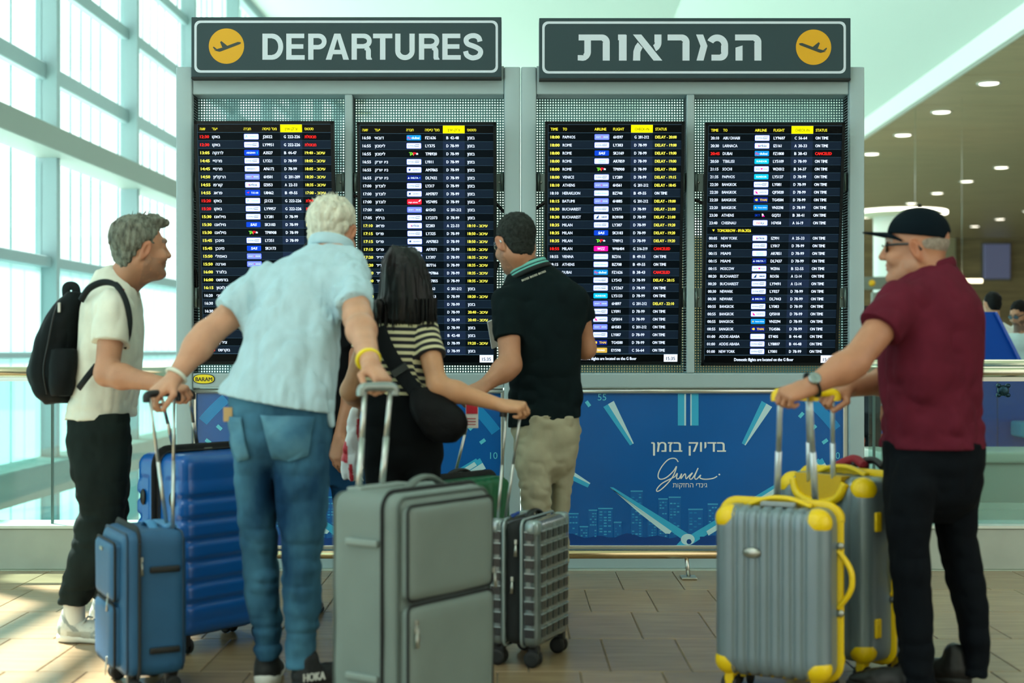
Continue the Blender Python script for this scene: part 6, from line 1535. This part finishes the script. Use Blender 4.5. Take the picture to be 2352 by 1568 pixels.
def glasses(e, hc, fr, sc, lens, arm, wrap=0):
    f, r, u = fr; loc = Vector(e.location); H = lambda a, b, d: Vector(hc) + (f * a + r * b + u * d) * sc - loc
    g = empty('glasses', (0, 0, 0)); g.parent = e
    for s in (1, -1):
        v = [H(.104 - wrap * .02, s * (.032 + .024 * math.cos(t)), .008 + .017 * math.sin(t)) for t in [k * math.pi / 8 for k in range(16)]]
        v = [p - f * .010 * abs((p - H(.104, 0, .008)).dot(r)) / .06 for p in v]
        k = MB(); k.add(v + [p + f * .003 for p in v], [tuple(range(16)), tuple(range(31, 15, -1))] + [(i, (i + 1) % 16, (i + 1) % 16 + 16, i + 16) for i in range(16)]); k.build('lens', lens, g)
        MB().tube([tuple(p) for p in v + [v[0]]], .0022, 6, caps=False).build('rim', arm, g)
        MB().tube([tuple(H(.092, s * .058, .012)), tuple(H(.05, s * .078, .014)), tuple(H(-.01, s * .083, .016)), tuple(H(-.03, s * .082, -.005))], [(.0022, .005)] * 4, 6, flat=tuple(u)).build('temple', arm, g)
    MB().tube([tuple(H(.108, -.010, .012)), tuple(H(.112, 0, .016)), tuple(H(.108, .010, .012))], .0022, 6).build('bridge', arm, g)
    return g
# ---- person 5: maroon polo, black cap
def person_maroon():
    e = place('person', 2140, 5.02, 'man in maroon polo and black cap pushing two silver suitcases')
    T = [sec(606, 2098, 2190, 5.06, .07), sec(622, 2076, 2200, 5.05, .10), sec(650, 2048, 2220, 5.04, .15), sec(690, 2034, 2240, 5.03, .175), sec(740, 2024, 2250, 5.02, .18), sec(800, 2024, 2253, 5.02, .175), sec(860, 2020, 2250, 5.02, .17), sec(930, 2020, 2250, 5.02, .165), sec(985, 2024, 2256, 5.02, .165), sec(1045, 2026, 2263, 5.02, .165)]
    sh, el, wr = A(2068, 694, 4.92), A(1962, 832, 4.80), A(1862, 887, 4.74)
    sr, er, wrr = A(2100, 690, 5.22), A(2060, 870, 5.28), A(1945, 893, 5.12)
    hc = A(2104, 574, 5.06); fr = frame((-.90, .40, .03))
    v = Vol((A(1760, 900, 4.7).x, 4.55, .95), (A(2290, 900, 5).x, 5.5, 1.73), .0045)
    head_prims(v, hc, fr, 1.05, A(2148, 640, 5.08), .066)
    v.put(zloft(shrink(T, .04)), .03); arm_prims(v, sh, el, wr, 1.12); arm_prims(v, sr, er, wrr, 1.08)
    hand_prims(v, wr, (A(1806, 905, 4.73) - wr), (-.15, -.5, .85), 1, (60, 75, 45), 1.0, tcurl=.5)
    hand_prims(v, wrr, (A(1885, 908, 5.06) - wrr), (-.1, -.35, .9), -1, (60, 75, 45), 1.0)
    build_vol(v, 'body', SKINM, e, skin_col('b07a5c', hc, fr, 1.05, .12, (.35, .32, .28)))
    MR = CLW('maroon_pique', '5a1b2b', var=.1)
    o = garment(e, 'polo_shirt', MR, [zloft(T, .004, rot=.25), (sleeve(sh, el, .50, .090, .086), .05), (sleeve(sr, er, .6, .085, .08), .05), (cone(A(2118, 640, 5.04), A(2166, 636, 5.1), .066, .064), .03)], .006, cuts=[(A(2140, 1028, 5.02), (0, 0, -1))],
            subs=[(cone(A(2136, 622, 5.07), A(2110, 570, 5.06), .064, .07), .01), ((MB, 0), 0)][:1], warp=folds((.011, (8, 8, 5), 1), (.007, (18, 18, 11), 2), (.014, (9, 9, 16), 4, lambda P: np.exp(-((P[:, 2] - .98) / .14) ** 2))))
    loc = Vector(e.location); ax = Vector((-.35, .08, 1)).normalized(); q = ax.to_track_quat('Z', 'Y'); cc = A(2140, 618, 5.07) - loc
    MB().tube([cc + q @ Vector((math.cos(t) * .082, math.sin(t) * .082, 0)) for t in [k * math.pi / 16 for k in range(33)]], [(.007, .019)] * 33, 10, caps=False, flat=tuple(ax)).build('collar', MR, e)
    BT = CLW('black_chino', '070d13', var=.15)
    PV = [sec(1010, 2028, 2262, 5.02, .15), sec(1060, 2026, 2262, 5.02, .155), sec(1110, 2030, 2256, 5.02, .14), sec(1150, 2034, 2246, 5.02, .12)]
    LL = [sec(1110, 2028, 2150, 4.95, .12), sec(1180, 2032, 2142, 4.95, .105), sec(1250, 2038, 2136, 4.95, .095), sec(1330, 2046, 2138, 4.95, .088), sec(1420, 2056, 2145, 4.95, .082), sec(1500, 2062, 2149, 4.95, .078), sec(1580, 2068, 2152, 4.95, .078)]
    LR = [sec(1110, 2130, 2256, 5.09, .12), sec(1180, 2142, 2241, 5.09, .105), sec(1250, 2156, 2245, 5.09, .095), sec(1330, 2173, 2262, 5.09, .088), sec(1420, 2195, 2274, 5.09, .082), sec(1500, 2205, 2279, 5.09, .078), sec(1552, 2200, 2268, 5.09, .078)]
    garment(e, 'trousers', BT, [pelvis(PV), (leg(LL), .03), (leg(LR), .015)], .006, warp=folds((.006, (8, 8, 14), 3), (.004, (22, 22, 16), 4), (.008, (8, 8, 26), 6, lambda P: np.exp(-((P[:, 2] - .12) / .1) ** 2))))
    BS_ = mat('black_shoe', '0a0d0f', .5)
    for px, Yc in ((2128, 4.95), (2225, 5.1)):
        h = A(px, 1585, Yc); h.z = 0; h.y = Yc - .03; shoe(e, 'shoe', h, (-.85, .5, 0), .29, .105, .1, (BS_, mat('dark_sole', '15181a', .6)), .028)
    f, r, u = fr; H = lambda a, b, d: hc + (f * a + r * b + u * d) * 1.05; FR = [f[:], r[:], u[:]]
    CP = mat('black_cap_cloth', '05121a', .85, spec=.1, bump=.2, bscale=250)
    garment(e, 'cap', CP, [ell(H(-.008, 0, .052), (.110, .090, .098), FR)], .0045, cuts=[(H(0, 0, .046), (f * .10 - u)[:], .004)], subs=[(ell(H(-.012, 0, .035), (.099, .079, .087), FR), .002), (ell(H(-.115, 0, .035), (.04, .042, .030), FR), .004)])
    k = MB(); n = 14; top, bot = [], []
    loc = Vector(e.location)
    for i in range(n + 1):
        t = -1 + 2 * i / n; ang = t * 1.25
        for rr, dz in ((.100, .060), (.178, .070)):
            a = math.cos(ang) * (.092 if rr < .12 else .108 + .072 * math.cos(t * 1.5)); b = math.sin(ang) * (.086 if rr < .12 else .080)
            p = H(a if rr < .12 else max(a, .03) + .0, b, dz - .034 * t * t - (.008 if rr > .12 else 0)); top.append(p - loc); bot.append(p - loc - u * .006)
    fs = []; m_ = len(top)
    for i in range(n):
        a, b, c, d = 2 * i, 2 * i + 1, 2 * i + 3, 2 * i + 2
        fs += [(a, b, c, d), (a + m_, d + m_, c + m_, b + m_), (b, b + m_, c + m_, c)]
    k.add(top + bot, fs, True); k.build('cap_brim', CP, e)
    MB().lathe([(.001, .008), (.007, .006), (.008, 0)], (0, 0, 0), 10).build('cap_button', CP, e, loc=H(-.008, 0, .148) - loc)
    glasses(e, hc, fr, 1.06, mat('amber_lens', '8a7a40', .08, coat=.5), mat('black_plastic', '0a1216', .3), .3)
    # grey stubble hair at the temple
    garment(e, 'hair', mat('silver_stubble', '8f8478', .8, var=.3, vscale=90, bump=.5, bscale=200), [ell(H(-.020, 0, .028), (.094, .0785, .072), FR)], .0045, subs=[(ell(H(.11, 0, -.0), (.095, .12, .12), FR), .01), (ell(H(.0, 0, -.13), (.16, .12, .10), FR), .01), (ell(H(-.01, .085, -.008), (.026, .03, .04), FR), .006), (ell(H(-.01, -.085, -.008), (.026, .03, .04), FR), .006)])
    # watch
    ax = (wr - el).normalized(); a = ax.orthogonal().normalized(); b = ax.cross(a); c = A(1866, 884, 4.745)
    w = empty('wrist_watch', (0, 0, 0)); w.parent = e
    MB().tube([c - loc + (a * math.cos(t) + b * math.sin(t)) * .038 for t in [k * math.pi / 12 for k in range(25)]], [(.010, .003)] * 25, 8, caps=False, flat=tuple(ax)).build('strap', mat('watch_strap', '39464a', .3, .8), w)
    nrm = Vector((-.35, -.9, .35)); nrm = (nrm - ax * nrm.dot(ax)).normalized(); q = nrm.to_track_quat('Z', 'Y')
    d = MB().lathe([(.001, .008), (.017, .008), (.019, .005), (.019, -.004)], n=20).build('dial', mat('watch_dial', '2a5560', .2, .5), w, loc=c - loc + nrm * .038); d.rotation_mode = 'QUATERNION'; d.rotation_quaternion = q
    d2 = MB().lathe([(.0175, .009), (.0205, .009), (.0215, .0), (.0205, -.005)], n=20).build('watch_case', mat('watch_case', '9aa6a8', .25, .9), w, loc=c - loc + nrm * .0375); d2.rotation_mode = 'QUATERNION'; d2.rotation_quaternion = q
    return e
# ---- people mostly hidden or far away
def simple_person(lab, px, Y, head, hf, shoulders, top_col, leg_col, hair_col, skin='b07e60', height_px=None, hipw=None, h=.008, arms=None, sc=1.0, hair=True, glass=False, stub=0.0):
    e = place('person', px, Y, lab); s = FPX / Y
    hc = A(head[0], head[1], Y); fr = frame(hf); zt = hc.z - .17 * sc; cx = (px - 1176) / s
    W = shoulders / 2 / s
    lx = hc.x - cx
    T = [(zt, cx + lx * .8, Y, .07, .06), (zt - .04, cx + lx * .7, Y, W * .8, .10), (zt - .12, cx + lx * .5, Y, W, .12), (zt - .35, cx + lx * .2, Y, W * .86, .12), (zt - .58, cx, Y, W * .86, .125), (zt - .62, cx, Y, W * .84, .125)]
    v = Vol((cx - .75, Y - .5, .6), (cx + .75, Y + .5, hc.z + .2), h)
    head_prims(v, hc, fr, sc, (cx + lx * .8, Y, zt - .02), .058)
    v.put(zloft(shrink(T, .04)), .03)
    A_ = arms or [((cx - W + .03, Y, zt - .08), (cx - W - .02, Y - .02, zt - .36), (cx - W + .02, Y + .15, zt - .58)), ((cx + W - .03, Y, zt - .08), (cx + W + .02, Y - .02, zt - .36), (cx + W - .02, Y + .15, zt - .58))]
    sl = []
    for i, (a, b, c) in enumerate(A_):
        arm_prims(v, a, b, c, 1.0); hand_prims(v, c, (Vector(c) - Vector(b)), (0, 0, 1), 1 if i == 0 else -1, (30, 35, 25)); sl.append((sleeve(a, b, .6, .068, .07), .04))
    build_vol(v, 'body', SKINM, e, skin_col(skin, hc, fr, sc, stub, (.03, .025, .02)))
    garment(e, 'shirt', CLW('cloth_' + top_col, top_col), [zloft(T, .005)] + sl, h, warp=folds((.006, (9, 9, 7), px)))
    zh = zt - .6
    garment(e, 'trousers', CLW('cloth_' + leg_col, leg_col), [zloft([(zh + .05, cx, Y, W * .84, .12), (zh - .12, cx, Y, W * .88, .13), (zh - .2, cx, Y, W * .8, .11)])] +
            [(zloft([(zh - .1, cx + k * .09, Y, .09, .11), (.45, cx + k * .1, Y, .07, .08), (.07, cx + k * .1, Y, .06, .075)]), .03) for k in (-1, 1)], h, warp=folds((.006, (8, 8, 14), 3)))
    for k in (-1, 1): shoe(e, 'shoe', (cx + k * .1, Y - .1, 0), (hf[0], hf[1], 0), .28, .1, .09, (mat('brown_leather', '5e3318', .4), mat('dark_sole', '15181a', .6)), .025)
    f, r, u = fr; H = lambda a, b, d: hc + (f * a + r * b + u * d) * sc; FR = [f[:], r[:], u[:]]
    garment(e, 'hair', mat('hair_' + hair_col, hair_col, .7, spec=.15, var=.4, vscale=50, bump=.6, bscale=120), [ell(H(-.018, 0, .045), (.100, .083, .092), FR), (ell(H(-.06, 0, -.01), (.05, .068, .06), FR), .02)], h * .75,
            subs=[(ell(H(.10, 0, -.02), (.08, .11, .095), FR), .01), (ell(H(-.008, .085, -.008), (.024, .03, .036), FR), .006), (ell(H(-.008, -.085, -.008), (.024, .03, .036), FR), .006)], warp=folds((.005, (40, 40, 40), 1)))
    if glass: glasses(e, hc, fr, sc, mat('clear_lens', '4a6068', .1), mat('black_plastic', '0a1216', .3))
    return e
def backpack():
    c = A(130, 930, 5.9); e = empty('backpack', (c.x, 5.9, c.z), 'black backpack worn by the man in the white T-shirt', 'backpack'); loc = Vector(e.location)
    NY = mat('black_nylon', '0a1215', .65, spec=.15, var=.2, vscale=12, bump=.3, bscale=260); NY2 = mat('black_nylon_trim', '0c1418', .6, spec=.2)
    S = [sec(668, 168, 196, 5.9, .07), sec(690, 132, 200, 5.9, .12), sec(730, 108, 200, 5.9, .145), sec(790, 84, 194, 5.9, .155), sec(850, 68, 190, 5.9, .16), sec(895, 80, 186, 5.9, .15), sec(922, 100, 176, 5.9, .13), sec(932, 118, 160, 5.9, .09)]
    garment(e, 'pack_body', NY, [zloft(S, pw=2.6)], .006, warp=folds((.006, (10, 10, 6), 1), (.004, (24, 24, 14), 2), (.010, (5, 5, 2), 3)))
    S2 = [sec(800, 118, 172, 5.77, .05), sec(830, 112, 176, 5.76, .055), sec(890, 112, 172, 5.765, .055), sec(910, 120, 162, 5.78, .045)]
    garment(e, 'side_pocket', NY, [zloft(S2)], .006, warp=folds((.004, (20, 20, 10), 2)))
    k = lambda pts: [p - loc for p in spline(pts, 6)]
    MB().tube(k([A(154, 690, 5.88), A(152, 662, 5.88), A(162, 656, 5.88), A(174, 662, 5.88), A(176, 692, 5.88)]), [(.018, .005)] * 25, 8, flat=(0, -1, 0)).build('carry_loop', NY2, e)
    P1 = k([A(186, 690, 5.74), A(205, 662, 5.70), A(238, 648, 5.665), A(268, 656, 5.635), A(288, 688, 5.628), A(297, 728, 5.640), A(294, 765, 5.665), A(283, 795, 5.70)])
    MB().tube(P1, [(.014 if i < 18 else .02, .006) for i in range(len(P1))], 8, flat=(0, -1, 0)).build('shoulder_strap', NY2, e)
    P2 = k([A(192, 690, 6.08), A(225, 652, 6.12), A(262, 655, 6.14), A(288, 700, 6.12)]); MB().tube(P2, [(.024, .006)] * len(P2), 8, flat=(0, 1, 0)).build('shoulder_strap', NY2, e)
    P3 = k([A(180, 892, 5.70), A(198, 868, 5.66), A(222, 838, 5.68)]); MB().tube(P3, [(.013, .003)] * len(P3), 8, flat=(0, -1, 0)).build('lower_strap', NY2, e)
    MB().bbox(-.006, .006, -.004, .004, -.018, .018, .002).build('strap_end', NY2, e, loc=A(247, 872, 5.66) - loc)
    P4 = k([A(134, 690, 5.775), A(122, 730, 5.75), A(110, 790, 5.742), A(100, 850, 5.74), A(108, 905, 5.76)]); MB().tube(P4, .004, 6).build('zipper', mat('zip_black', '05080a', .4), e)
    MB().bbox(-.006, .006, -.004, .004, -.02, .02, .002).build('zip_pull', MATS['zip_metal'], e, loc=A(136, 706, 5.76) - loc)
    q = MB().bbox(-.008, .008, -.003, .003, -.012, .012, .001).build('red_mark', mat('red_tag', 'b01c2c', .6), e, loc=A(279, 668, 5.648) - loc); q.rotation_euler = (0, .6, 0)
    return e
def phone():
    p = A(1139, 764, 6.56); e = empty('phone', p, 'edge of a light phone held out by the man in the black polo', 'phone'); e.rotation_euler = (0.3, -.35, .5)
    MB().bbox(-.036, .036, -.004, .004, -.07, .07, .003).build('body', mat('phone_white', 'c9cccb', .3), e); MB().box(-.033, .033, .004, .005, -.064, .064).build('display', mat('phone_glass', '101418', .1), e)
PEOPLE = True
if PEOPLE:
    person_white(); person_blue(); person_stripes(); shoulder_bag(); person_polo(); person_maroon(); backpack(); phone()
    Yh = 6.38; zz = lambda y: EYE - (y - HZ) / (FPX / Yh)
    simple_person('person in black top and blue jeans, almost hidden behind the blue-shirted man', 752, Yh, (735, 615), (.1, 1, .05), 150, '0c1013', '1f4c72', '120d0a', h=.007,
                  arms=[((-.98, Yh, zz(690)), (-1.02, Yh, zz(800)), (-.98, Yh + .15, zz(900))), ((-.72, Yh, zz(690)), (-.70, Yh - .05, zz(870)), (-.757, Yh - .12, zz(1000)))])
    simple_person('dark-haired man in white shirt behind the blue check-in desk', 2298, 14.2, (2278, 700), (-.25, .95, 0), 92, 'd3dbd6', '20262c', '0c0d0e', 'b58a6c', h=.012)
    simple_person('bearded man in glasses leaning over the blue desk at the right edge', 2356, 13.4, (2342, 722), (-.75, -.5, -.35), 100, 'b9d4d4', '20262c', '0b0a0a', 'a97a5c', h=.012, glass=True, stub=.75)
    simple_person('person with dark hair just beside the right board post, far away', 1978, 12.2, (1984, 738), (-.4, .9, 0), 100, '39424a', '20262c', '1a120d', h=.014)
